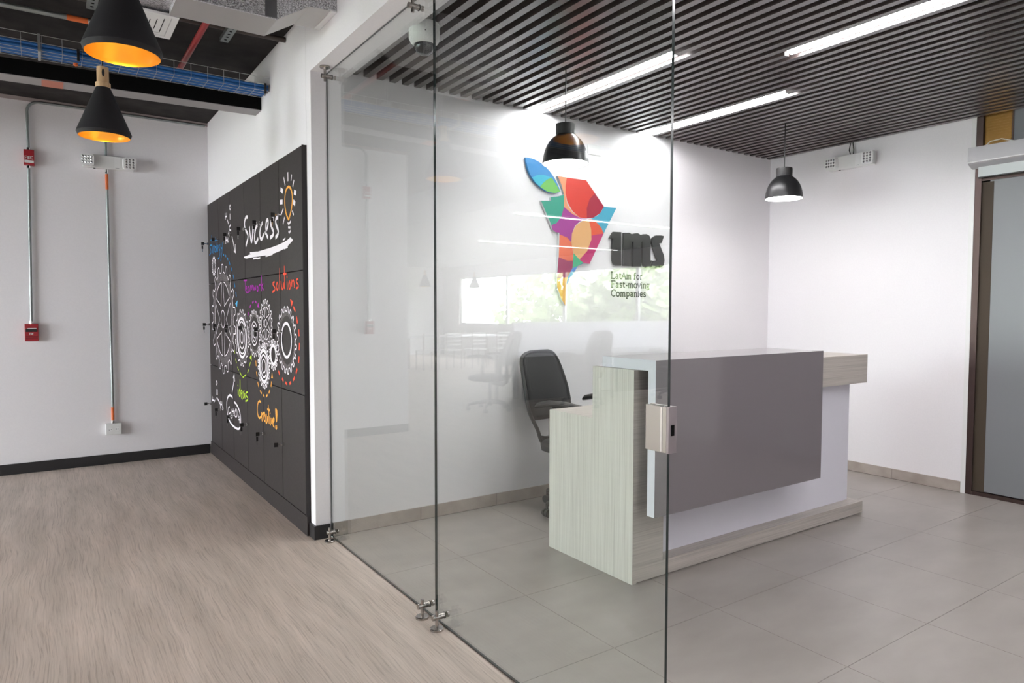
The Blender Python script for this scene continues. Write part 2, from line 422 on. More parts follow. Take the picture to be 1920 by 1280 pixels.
MB().box(-.012, .02, -2.746, -2.7378, 1.001, 1.131).build('edge_plate', mat('keeper_edge', (.3, .26, .27), .3, metal=.9), e)
MB().box(-.002, .010, -2.7475, -2.7455, 1.05, 1.08).build('latch_slot', M['void'], e)
MB().box(-.0135, -.0118, -2.722, -2.7165, 1.004, 1.128).build('seam', M['chrome'], e)

# ================================================================== LOCKERS
XL = -.128
lk = lambda p: (XL-.0012, p[0], p[1])
def L2(u, v):
    p = pix(u, v, 0, XL); return (p.y, p.z)
bank = tag(empty('locker_bank', (-A, 1.5, 0)), 'wall of charcoal lockers covered with chalk drawings and keys', 'lockers')
colY = [.089, .58, 1.055, 1.53, 2.015, 2.483, 2.96]
rowZ = [.13, .872, 1.637, 2.386]
MB().box(-.108, .355, .089, 2.98, .12, 2.388).build('body', M['void'], bank)
MB().box(-.122, .355, .089, 3.03, 0, .122).build('plinth', M['locker'], bank)
MB().box(-.127, .355, .0885, .089+.002, .122, 2.388).build('side_panel', M['locker_edge'], bank)
lock_proto = None
for r in range(3):
    for c in range(6):
        y0, y1 = colY[c]+.0035, colY[c+1]-.0035; z0, z1 = rowZ[r]+.0025, rowZ[r+1]-.0025
        d = MB().box(XL, XL+.018, y0, y1, z0, z1).build('door', M['locker'], bank, bevel=.0012)
        yl = y1-.035; zl = (.5, 1.255, 2.016)[r]
        lo = MB()
        lo.cyl((XL, yl, zl), (XL-.016, yl, zl), .0115, n=16, mi=0).cyl((XL-.016, yl, zl), (XL-.02, yl, zl), .009, n=16, mi=0)
        lo.box(XL-.042, XL-.02, yl-.0012, yl+.0012, zl-.004, zl+.004, 0)
        lo.box(XL-.066, XL-.04, yl-.003, yl+.003, zl-.014, zl+.014, 1)
        if (r+c*2) % 5:      # spare key hanging from the ring
            lo.box(XL-.064, XL-.05, yl-.004, yl+.001, zl-.05, zl-.018, 1); lo.box(XL-.06, XL-.054, yl-.003, yl, zl-.078, zl-.05, 0)
        lo.build('lock', [M['chrome'], M['black_plastic']], d)

CR = dict(A=(385, 370, 90/768), B=(450, 310, 120/853), C=(385, 470, 65/756), D=(385, 570, 95/811), E=(450, 490, 120/1182),
          F=(430, 600, .125), G=(385, 690, 95/869), H=(450, 730, 125/1067))
def smoothp(p, it=1):
    for _ in range(it):
        q = [p[0]]
        for a, b in zip(p, p[1:]):
            q += [(a[0]*.75+b[0]*.25, a[1]*.75+b[1]*.25), (a[0]*.25+b[0]*.75, a[1]*.25+b[1]*.75)]
        q.append(p[-1]); p = q
    return p
def chalk(name, label, crop, strokes, wd, m, sm=1):
    ox, oy, s = CR[crop]; mb = MB()
    for i, st in enumerate(strokes):
        st = smoothp(st, sm) if len(st) > 2 else st
        mb.ribbon([L2(ox+u*s, oy+v*s) for u, v in st], wd, lambda p: (XL-.0012-.00006*i, p[0], p[1]))
        if name in ('dashed_arrow', 'bulb_rays', 'molecule_drawing'):
            o = mb.build('chalk_stroke', m, bank, fix=False); o['label'] = label; mb = MB()
    if mb.f: o = mb.build(name, m, bank, fix=False); o['label'] = label
    return o
def patch(name, label, crop, polys, m):
    ox, oy, s = CR[crop]; mb = MB()
    for p in polys: mb.add([lk(L2(ox+u*s, oy+v*s)) for u, v in p], [tuple(range(len(p)))])
    o = mb.build(name, m, bank, fix=False); o['label'] = label; return o

chalk('lettering', 'chalk word Success in white', 'B', [
    [(105,690),(85,685),(65,730),(60,800),(75,860),(105,910),(110,960),(95,1020),(80,1075)],
    [(128,815),(135,900),(145,980),(155,1030),(165,980),(172,900),(172,810)],
    [(235,800),(215,820),(200,900),(195,980),(205,1035),(225,1020),(245,970)],
    [(305,760),(285,790),(268,870),(268,950),(285,990),(305,960),(320,910)],
    [(335,910),(370,830),(380,750),(368,715),(350,760),(345,850),(355,920),(375,965)],
    [(450,710),(425,720),(410,770),(425,830),(450,880),(445,930),(405,965)],
    [(510,690),(485,700),(475,760),(495,820),(515,870),(510,920),(475,965)]], .026, M['c_chalk'])
ul = []
for k in range(7):
    o = (k-3)*9
    ul.append([(55+abs(o), 1225+o*.25), (180, 1195+o*.7), (300, 1168+o), (420, 1140+o*1.3), (530, 1098+o*1.3), (620, 1050+o*1.2), (705-abs(o), 992+o)])
ul += [[(180,1245),(215,1236),(240,1242),(272,1230)], [(575,1000),(608,970)], [(135,1168),(230,1158)], [(345,1210),(440,1180)], [(590,1110),(640,1085)]]
chalk('underline', 'rough white chalk underline', 'B', ul, .011, M['c_chalk'])
chalk('bulb_drawing', 'orange chalk light bulb outline', 'B', [[(650,722),(620,660),(602,560),(598,450),(610,340),(635,292),(652,284),(668,292),(692,340),(703,430),(695,540),(675,640),(652,722)]], .017, M['c_orange'])
chalk('bulb_rays', 'white chalk rays around the bulb', 'B', [[(640,90),(642,210)], [(690,120),(682,205)], [(722,195),(706,285)], [(585,160),(605,268)],
    [(698,602),(718,662)], [(580,575),(550,660)], [(598,690),(576,782)], [(638,765),(655,780),(680,745)], [(645,825),(675,828)], [(650,878),(660,898),(678,870)]], .014, M['c_chalk'], 0)
chalk('bulb_rays', 'short white chalk dashes beside the bulb', 'B', [[(542,318),(574,348)], [(722,355),(752,370)], [(535,490),(570,486)], [(712,482),(738,515)]], .03, M['c_chalk'], 0)
chalk('lettering', 'blue chalk word strategy', 'A', [
    [(108,770),(85,760),(70,790),(90,840),(95,880),(68,925)], [(100,600),(105,700),(118,890)], [(80,690),(118,675)], [(132,900),(125,790),(140,770),(150,785)],
    [(175,790),(155,790),(150,860),(165,880),(178,790),(182,880)], [(165,630),(170,720),(190,870)], [(150,690),(190,680)], [(195,830),(212,790),(205,760),(196,800),(205,870)],
    [(235,760),(222,770),(220,840),(238,840),(240,770),(235,950),(205,985)], [(250,740),(258,820),(275,800)], [(278,715),(270,880),(250,1020)]], .012, M['c_blue'])
chalk('molecule_drawing', 'white chalk letters of a small molecule', 'A', [
    [(397,120),(385,160),(397,200),(410,160),(397,120)], [(397,260),(397,355)], [(320,250),(322,310),(348,300)], [(345,245),(345,315)], [(322,315),(325,355)],
    [(352,355),(375,425)], [(410,435),(388,470),(390,520),(414,530)], [(382,545),(370,595)], [(330,620),(330,745)], [(346,640),(346,700)], [(330,690),(358,680)],
    [(365,640),(360,720)], [(360,690),(372,700),(362,722)], [(430,620),(485,885)], [(463,855),(487,888),(482,745)]], .014, M['c_chalk'], 0)
chalk('dashed_arrow', 'blue dashed chalk arc', 'C', [[(390,80),(408,95)], [(435,95),(455,125)], [(480,155),(498,195)], [(525,240),(542,305)], [(572,370),(590,445)],
    [(610,525),(628,615)], [(635,700),(652,795)], [(668,900),(680,1000)]], .016, M['c_blue'], 0)
patch('arrow_head', 'blue chalk arrow head', 'C', [[(658,1150),(708,1080),(690,1230)]], mat('chalk_bright_blue', srgb(80, 175, 225), .9))
chalk('lettering', 'purple chalk word Teamwork', 'E', [
    [(70,352),(130,350)], [(98,340),(103,545)], [(110,520),(130,490),(125,455),(112,470),(115,560),(140,570)], [(165,460),(145,480),(145,560),(165,570),(172,470),(178,560)],
    [(190,560),(195,440),(212,460),(215,550),(222,440),(238,450),(245,550)], [(250,440),(262,550),(275,460),(290,545),(300,440)], [(325,450),(315,520),(330,560),(342,500),(325,450)],
    [(355,540),(352,440),(382,425)], [(400,250),(400,545)], [(432,400),(402,460),(440,530)]], .012, M['c_purple'])
chalk('dashed_arrow', 'purple dashed chalk arc', 'E', [[(185,850),(205,800)], [(230,765),(255,738)], [(280,735),(305,760)], [(150,1000),(165,940)]], .014, M['c_purple'], 0)
patch('arrow_head', 'purple chalk arrow head', 'E', [[(320,845),(340,755),(362,855)]], M['c_purple'])
chalk('lettering', 'coral chalk word solutions', 'E', [
    [(642,380),(610,390),(610,430),(650,480),(650,530),(600,565)], [(690,380),(670,450),(690,545),(715,470),(690,380)], [(735,120),(735,520)],
    [(760,360),(775,500),(795,525),(808,360),(815,500)], [(822,80),(830,510)], [(800,228),(862,222)], [(802,236),(858,230)], [(875,370),(880,520)], [(870,272),(880,300)],
    [(920,350),(900,430),(915,525),(940,470),(920,350)], [(950,330),(960,500),(965,360),(1000,340),(1010,490)], [(1080,325),(1045,335),(1050,390),(1085,430),(1085,480),(1040,495)]], .013, M['c_redo'])
chalk('dashed_arrow', 'coral dashed chalk arc upper part', 'E', [[(990,840),(1025,920)], [(1045,1020),(1070,1135)]], .017, M['c_redo'], 0)
patch('arrow_head', 'coral chalk arrow head', 'E', [[(930,690),(985,740),(955,838)]], M['c_redo'])
chalk('dashed_arrow', 'coral dashed chalk arc lower part', 'F', [[(1015,0),(1025,45)], [(1045,140),(1050,240)], [(1055,345),(1050,450)], [(1050,545),(1042,640)], [(1022,725),(1003,800)],
    [(985,850),(960,905)], [(930,930),(905,955)], [(845,935),(870,960)], [(795,870),(815,915)], [(740,760),(760,820)]], .018, M['c_redo'], 0)
chalk('dashed_arrow', 'green dashed chalk arc', 'F', [[(78,440),(85,500)], [(95,580),(110,645)], [(125,700),(142,750)], [(160,780),(185,830)], [(200,848),(222,855)], [(230,838),(256,815)], [(275,790),(295,740)], [(305,690),(320,630)]], .012, M['c_green'], 0)
patch('arrow_head', 'green chalk arrow head', 'F', [[(305,562),(335,512),(337,608)]], M['c_green'])
chalk('dashed_arrow', 'orange dashed chalk arc', 'F', [[(400,605),(405,690)], [(408,770),(420,845)], [(428,930),(445,1000)], [(465,1055),(488,1100)], [(510,1120),(530,1145)], [(555,1145),(575,1120)], [(595,1095),(612,1050)], [(628,1000),(635,920)]], .015, M['c_orange'], 0)
patch('arrow_head', 'orange chalk arrow head', 'F', [[(630,870),(643,788),(657,872)]], M['c_orange'])
chalk('lettering', 'green chalk word ideas', 'G', [
    [(562,285),(562,310)], [(562,360),(565,470)], [(598,195),(600,480)], [(598,360),(580,380),(580,470),(600,490)], [(612,440),(640,420),(628,370),(612,400),(618,500),(640,530)],
    [(672,385),(650,420),(650,510),(670,510),(680,400),(685,520)], [(728,410),(700,420),(700,470),(735,510),(730,550),(690,565)]], .014, M['c_green'])
chalk('molecule_drawing', 'white chalk arrow pointing up', 'G', [[(462,410),(490,240),(495,110)], [(480,170),(497,105),(508,230)]], .014, M['c_chalk'], 0)
chalk('molecule_drawing', 'white chalk water molecule', 'G', [[(197,215),(187,250),(198,290),(208,255),(197,215)], [(196,360),(198,460)], [(210,360),(212,460)], [(122,480),(126,570)], [(147,500),(152,592)],
    [(120,540),(168,562)], [(190,500),(178,555)], [(212,515),(255,610)], [(262,560),(262,680)], [(286,570),(289,645)], [(262,625),(290,620)], [(295,655),(312,690),(302,722)]], .014, M['c_chalk'], 0)
chalk('bubble_drawing', 'white chalk bubble around a formula', 'G', [[(470,505),(440,465),(410,465),(380,510),(368,600),(372,720),(395,850),(440,950),(510,1020),(570,1050),(600,1020),(612,900),(600,780),(570,680),(530,610),(498,580)]], .018, M['c_chalk'])
chalk('lettering', 'white chalk formula inside the bubble', 'G', [[(420,660),(398,680),(400,760),(415,785),(434,755)], [(440,800),(455,830),(445,852),(462,856)], [(455,700),(462,800)], [(480,690),(484,790)], [(455,745),(492,738)],
    [(525,700),(505,770),(515,835),(545,830),(550,770),(540,710),(525,700)], [(568,800),(574,852)], [(588,815),(592,940)], [(575,880),(600,885)]], .012, M['c_chalk'])
chalk('lettering', 'orange chalk word Creative with exclamation mark', 'H', [
    [(338,205),(315,180),(290,210),(278,300),(285,400),(310,465),(348,425)], [(345,360),(358,510)], [(355,400),(378,370)], [(375,440),(405,410),(395,360),(378,390),(385,480),(405,510)],
    [(430,400),(408,430),(415,530),(435,540),(440,400),(450,530)], [(455,240),(470,550)], [(440,315),(482,335)], [(485,372),(488,392)], [(482,430),(492,575)],
    [(500,450),(510,570),(525,470)], [(530,530),(555,490),(545,450),(530,480),(530,570),(555,605)], [(572,305),(580,440),(588,545),(602,345),(575,310)], [(586,320),(588,500)], [(575,570),(577,630),(595,622),(590,570)]], .016, M['c_orange'])

GC = [0]
def gear(label, c, top, teeth, rings, hole=0, spokes=0, wd=.008, hatch=True, m='c_chalk', depth=.14):
    cy, cz = L2(*c); ry = abs(L2(c[0], top)[1]-cz); mb = MB()
    def P(r, a): return (cy+r*math.cos(a), cz+r*math.sin(a))
    def lkn(p):
        return (XL-.002-.00006*GC[0], p[0], p[1])
    pts = []
    r1 = ry; r0 = ry*(1-depth)
    for i in range(teeth):
        a = 2*math.pi*i/teeth; st = 2*math.pi/teeth
        for fr, rr in ((0, r0), (.12, r0*.985), (.3, r0), (.38, r1*.985), (.55, r1), (.72, r1*.985), (.82, r0)):
            pts.append(P(rr*(1+random.uniform(-.008, .008)), a+st*fr))
    GC[0] += 1; mb.ribbon(pts, wd, lkn, closed=True)
    for rr, ww in rings:
        GC[0] += 1
        mb.ribbon([P(ry*rr*(1+random.uniform(-.006, .006)), 2*math.pi*k/48) for k in range(48)], ww, lkn, closed=True)
    if spokes:
        ro, ri = ry*.68, ry*.2
        for i in range(spokes):
            a0 = 2*math.pi*i/spokes+math.pi/2; a1 = a0+2*math.pi/spokes; g0 = .08; g1 = .3
            win = [P(ri*1.35, (a0+a1)/2)] + [P(ro, a0+g0+(a1-a0-2*g0)*k/8) for k in range(9)]
            GC[0] += 1; mb.ribbon(win, wd*.9, lkn, closed=True)
        GC[0] += 1; mb.ribbon([P(ri*.8, 2*math.pi*k/32) for k in range(32)], wd*.9, lkn, closed=True)
    o = mb.build('gear_drawing', M[m], bank, fix=False); o['label'] = label
    if hatch:
        hb = MB(); rin = max([hole*ry] + ([ry*.7] if spokes else [ry*.72]))
        ca, sa = math.cos(R(58)), math.sin(R(58)); rr = ry*(1-depth)*.98; k = -rr
        while k < rr:
            half = math.sqrt(max(0, rr*rr-k*k)); inn = math.sqrt(max(0, rin*rin-k*k)) if abs(k) < rin else 0
            for s0, s1 in (((-half, -inn), (inn, half)) if inn else ((-half, half),)):
                if s1-s0 > .01:
                    q = lambda s: (cy+ca*s-sa*k, cz+sa*s+ca*k)
                    hb.ribbon([q(s0), q(s1)], .0035, lambda p: (XL-.0004, p[0], p[1]))
            k += .017
        h = hb.build('gear_hatching', M['c_dimchalk'], bank, fix=False); h['label'] = 'fine chalk hatching of a gear'; h['kind'] = 'stuff'
gear('largest chalk gear with six openings', (418.5, 598), 494.5, 18, [], spokes=6, wd=.009)
gear('chalk gear with thick rings next to the largest gear', (454, 633), 579.5, 16, [(.68, .022), (.56, .012), (.38, .011), (.2, .010)], hole=.7, depth=.1, wd=.009)
gear('small ringed chalk gear under the purple arrow', (477.5, 625), 581, 18, [(.5, .01), (.33, .01), (.17, .008)], hole=.6, wd=.008)
gear('spoked chalk gear under the word Teamwork', (499, 606), 561, 18, [], spokes=6, wd=.009)
gear('chalk gear with a large open hole', (538, 637.5), 574, 20, [(.5, .02)], hole=.52, wd=.011)
gear('chalk gear with bright rings above the orange arc', (495.5, 686), 644, 20, [(.74, .014), (.66, .012), (.5, .014), (.3, .010)], hole=.7, wd=.011)
gear('narrow chalk gear beside the open gear', (513.5, 665), 636, 14, [(.66, .014), (.55, .012)], hole=.62, wd=.010, depth=.2)
gear('tiny chalk gear near the far wall', (402, 499), 481, 14, [(.55, .008)], hole=.5, wd=.010, depth=.2)

# ================================================================== LOGO
YW = -.022
def LW(p): return (p[0], YW, p[1])
def W2(crop, pts):
    ox, oy, s = crop
    out = []
    for u, v in pts:
        q = pix(ox+u*s, oy+v*s, 1, YW); out.append((q.x, q.z))
    return out
CL = (970, 280, 200/853); CT = (1130, 420, .125)
def wallprism(name, poly, m, parent, y0=YW, y1=-.004, bevel=0):
    return MB().prism(poly, lambda p: (p[0], y0, p[1]), lambda p: (p[0], y1, p[1])).build(name, m, parent, bevel=bevel)
acry = mat('logo_acrylic_edge', (.6, .62, .64), .4)
lg = tag(empty('logo_map', (1.9, 0, 1.5)), 'multicoloured map-shaped acrylic logo on the white wall', 'logo')
leaf = W2(CL, smoothp([(65,62),(120,72),(180,100),(240,150),(290,215),(325,280),(347,340)])+smoothp([(347,340),(300,350),(240,340),(180,300),(120,235),(85,160),(65,62)])[1:-1])
wallprism('leaf_panel', leaf, mat('logo_blue', srgb(62, 130, 185), .35), lg)
body = W2(CL, [(322,213),(550,247),(692,458),(792,468),(690,672),(577,915),(530,910),(485,930),(440,1005),(405,1062),(388,1100),(384,1250),(350,1190),(325,1115),(318,1100),(318,1000),(326,900),(335,665),(305,662),(280,640),(272,605),(190,410),(270,410),(268,382),(330,375),(375,360),(352,282)])
wallprism('body_panel', body, acry, lg)
regs = [((62,165,190), [(118,225),(160,205),(210,203),(250,216),(272,226),(235,242),(205,268),(180,298),(145,266)]),
 ((110,175,90), [(182,299),(207,268),(237,242),(274,226),(312,282),(344,338),(300,348),(242,338)]),
 ((222,150,112), [(322,213),(395,225),(385,290),(385,370),(400,440),(440,500),(500,545),(445,520),(395,480),(373,457),(374,362),(352,282)]),
 ((208,62,52), [(395,225),(550,247),(620,350),(576,400),(556,470),(556,552),(500,545),(440,492),(400,420),(384,350),(386,280)]),
 ((162,36,62), [(620,350),(692,458),(660,510),(610,545),(556,552),(554,470),(576,400)]),
 ((70,160,188), [(692,458),(792,468),(690,672),(672,630),(640,590),(604,562),(592,552),(640,530),(670,500)]),
 ((56,150,130), [(190,410),(270,410),(268,382),(330,375),(374,362),(373,460),(350,540),(312,590),(272,605)]),
 ((158,62,142), [(373,460),(440,517),(510,552),(556,556),(500,575),(460,612),(436,672),(431,742),(400,705),(337,680),(335,665),(305,662),(280,640),(272,605),(312,590),(350,540)]),
 ((216,165,112), [(570,560),(590,640),(592,720),(560,810),(496,880),(450,830),(431,742),(436,672),(470,606),(520,572)]),
 ((216,84,56), [(570,558),(604,562),(640,590),(672,630),(690,672),(640,680),(592,690),(590,640)]),
 ((182,42,104), [(592,690),(640,680),(690,672),(577,915),(530,908),(496,880),(560,810),(592,720)]),
 ((222,112,84), [(337,680),(400,705),(431,745),(447,830),(446,888),(400,890),(332,862)]),
 ((150,52,92), [(330,862),(400,890),(446,888),(440,950),(402,1020),(318,1032),(322,950)]),
 ((62,165,122), [(450,830),(496,880),(525,906),(482,932),(440,950),(446,888)]),
 ((70,130,200), [(525,906),(530,910),(485,930),(440,1005),(405,1062),(390,1085),(402,1020),(440,950),(482,932)]),
 ((226,172,72), [(318,1032),(402,1020),(390,1085),(388,1100),(384,1250),(350,1190),(325,1115),(318,1100)])]
for i, (c, p) in enumerate(regs):
    wallprism('colour_field', W2(CL, p), mat('logo_field_%d' % i, srgb(*c), .35), lg, YW-.0012, YW-.0001)
blk = mat('logo_black', (.012, .012, .012), .3)
lt = tag(empty('logo_letters', (2.5, 0, 1.6)), 'bold black logo lettering with small grey tagline beneath', 'sign')
for nm, p in (('digit', [(105,215),(165,115),(280,120),(280,622),(205,622),(170,600),(152,545),(152,215)]),
              ('letter', [(320,130),(400,128),(440,152),(480,138),(530,136),(575,165),(610,152),(660,150),(705,175),(720,220),(720,545),(745,543),(705,652),(655,655),(615,625),(600,570),(600,262),(577,262),(577,635),(458,635),(462,262),(437,262),(432,632),(314,625)]),
              ('letter', [(920,180),(880,170),(800,170),(752,205),(738,270),(760,360),(825,545),(770,548),(728,655),(860,655),(913,620),(928,550),(920,470),(850,290),(885,285)])):
    wallprism(nm, W2(CT, p), blk, lt)
def ell(cx, cy, rx, ry, n=14): return [(cx+rx*math.cos(2*math.pi*k/n), cy+ry*math.sin(2*math.pi*k/n)) for k in range(n+1)]
GL = {'L': ([[(.1,1),(.1,0)],[(0,1),(.22,1)],[(0,0),(.55,0),(.55,.16)]], .62),
 'a': ([[(.05,.6),(.2,.68),(.35,.6),(.35,.02),(.44,0)],[(.35,.4),(.1,.33),(.05,.15),(.15,0),(.35,.12)]], .5),
 't': ([[(.15,.88),(.15,.1),(.22,0),(.32,.05)],[(.02,.66),(.32,.66)]], .38),
 'A': ([[(.02,0),(.32,1),(.62,0)],[(.12,.35),(.5,.35)],[(-.05,0),(.13,0)],[(.5,0),(.7,0)]], .7),
 'm': ([[(0,.66),(.1,.66),(.1,0)],[(.1,.55),(.22,.67),(.34,.6),(.36,0)],[(.36,.55),(.48,.67),(.6,.6),(.62,0)],[(.02,0),(.18,0)],[(.29,0),(.43,0)],[(.55,0),(.7,0)]], .78),
 'f': ([[(.1,0),(.1,.8),(.18,1),(.36,.95)],[(0,.66),(.3,.66)],[(0,0),(.22,0)]], .38),
 'o': ([ell(.25,.33,.2,.34)], .54), 'r': ([[(0,.66),(.1,.66),(.1,0)],[(.1,.5),(.2,.66),(.34,.64)],[(0,0),(.22,0)]], .4),
 'F': ([[(.1,1),(.1,0)],[(0,1),(.55,1),(.55,.84)],[(.1,.52),(.42,.52)],[(0,0),(.25,0)]], .6),
 's': ([[(.36,.56),(.2,.68),(.06,.55),(.12,.4),(.32,.28),(.36,.12),(.2,0),(.04,.1)]], .44), '-': ([[(.04,.32),(.3,.32)]], .36),
 'v': ([[(.02,.66),(.22,0),(.42,.66)],[(-.04,.66),(.1,.66)],[(.34,.66),(.48,.66)]], .48),
 'i': ([[(.02,.66),(.1,.66),(.1,0)],[(.1,.84),(.1,.93)],[(0,0),(.2,0)]], .26),
 'n': ([[(0,.66),(.1,.66),(.1,0)],[(.1,.55),(.24,.67),(.36,.6),(.38,0)],[(.02,0),(.18,0)],[(.3,0),(.46,0)]], .53),
 'g': ([ell(.22,.45,.17,.22),[(.12,.24),(.08,.1),(.36,.05),(.4,-.12),(.2,-.28),(.03,-.15),(.1,.02)],[(.36,.62),(.46,.66)]], .5),
 'C': ([[(.58,.78),(.5,.97),(.32,1),(.1,.8),(.05,.5),(.1,.2),(.32,0),(.58,.12)]], .66),
 'p': ([[(0,.66),(.1,.66),(.1,-.3)],[(.1,.5),(.25,.68),(.42,.5),(.42,.18),(.25,0),(.1,.12)],[(0,-.3),(.22,-.3)]], .53),
 'e': ([[(.06,.36),(.4,.36),(.38,.58),(.22,.68),(.07,.5),(.06,.2),(.2,0),(.4,.1)]], .48), ' ': ([], .3),
 'I': ([[(.1,0),(.1,1)]], .22), 'R': ([[(.05,0),(.05,1),(.35,1),(.45,.85),(.45,.65),(.35,.5),(.05,.5)],[(.25,.5),(.48,0)]], .56), 'E': ([[(.48,1),(.05,1),(.05,0),(.48,0)],[(.05,.52),(.4,.52)]], .56),
 'P': ([[(.05,0),(.05,1),(.4,1),(.46,.75),(.4,.5),(.05,.5)]], .54), 'U': ([[(.05,1),(.05,.15),(.25,0),(.45,.15),(.45,1)]], .56)}
def text_mesh(txt, p0, p1, h, sw, fn):
    """stroke text starting at p0 on a plane, fitted to the length p0-p1"""
    tot = sum(GL[c][1] for c in txt); d = Vector(p1)-Vector(p0); sx = d.length/tot; d.normalize(); q = Vector((-d.y, d.x)); mb = MB(); x = 0
    for c in txt:
        for st in GL[c][0]:
            mb.ribbon([Vector(p0)+d*((x+a)*sx)+q*(b*h) for a, b in st], sw, fn)
        x += GL[c][1]
    return mb
tagm = mat('tagline_grey', (.035, .04, .038), .5)
for txt, a, b, cap in (('LatAm for', (152,812), (625,832), 97), ('Fast-moving', (152,945), (735,968), 97), ('Companies', (150,1080), (680,1092), 97)):
    p0, p1 = W2(CT, [a, b]); ht = W2(CT, [(a[0], a[1]-cap)])[0][1]-p0[1]; p1 = (p1[0], p0[1])
    mb = text_mesh(txt, p0, p1, ht, .0105, lambda p: (p[0], -.0015, p[1]))
    o = mb.build('tagline', tagm, lt, fix=False); o['label'] = 'small grey serif words ' + txt
o = MB().box(2.05, 2.18, -.006, 0, 2.595, 2.672).build('cover_plate', M['white_plastic'], bevel=.002); tag(o, 'blank white cover plate high on the logo wall', 'wall plate')

# ================================================================== RECEPTION DESK
dk = tag(empty('reception_desk', (2.1, -1.25, 0)), 'reception desk with pale wood end, grey front panel and low plinth', 'desk')
X0, X1, YF, YK = 1.0035, 3.197, -1.583, -.892
st = [(YF, 0), (YF, 1.097), (-1.271, 1.097), (-1.271, .815), (YK, .815), (YK, 0)]
mb = MB().prism(st, lambda p: (X0, p[0], p[1]), lambda p: (X0+.03, p[0], p[1]), 0, 1)
mb.build('end_panel', [M['wood_v'], M['wood_h_shaded']], dk)
MB().box(X0+.03, 1.226, YF, -1.30, .085, 1.097).build('pier', M['wood_h_shaded'], dk)
MB().box(X0+.03, X1, YF, -1.30, 0.006, .0845).build('plinth', M['wood_h_shaded'], dk)
MB().box(1.226, 3.146, -1.50, -1.46, .085, .905).build('front_panel', M['white_lam'], dk)
MB().box(3.106, 3.146, -1.46, -.95, 0, .905).build('side_panel', M['white_lam'], dk)
MB().box(1.226, 3.216, YF, -1.28, .905, 1.097).build('counter_box', M['wood_h_shaded'], dk)
MB().box(X0+.03, 3.146, -1.279, YK+.002, .785, .815).build('work_surface', M['wood_h_shaded'], dk)
gm = MB().box(1.03, 2.475, -1.705, -1.655, .372, 1.152).box(1.03, 2.475, -1.655, -1.318, 1.098, 1.152)
go = gm.build('grey_waterfall_panel', [M['grey_lam'], M['white_lam']], dk)
for p in go.data.polygons:
    if abs(p.normal.x) > .9: p.material_index = 1        # pale edge banding
MB().box(1.125, 2.42, -1.655, YF-.001, .45, 1.05).build('spacer', M['black_plastic'], dk)

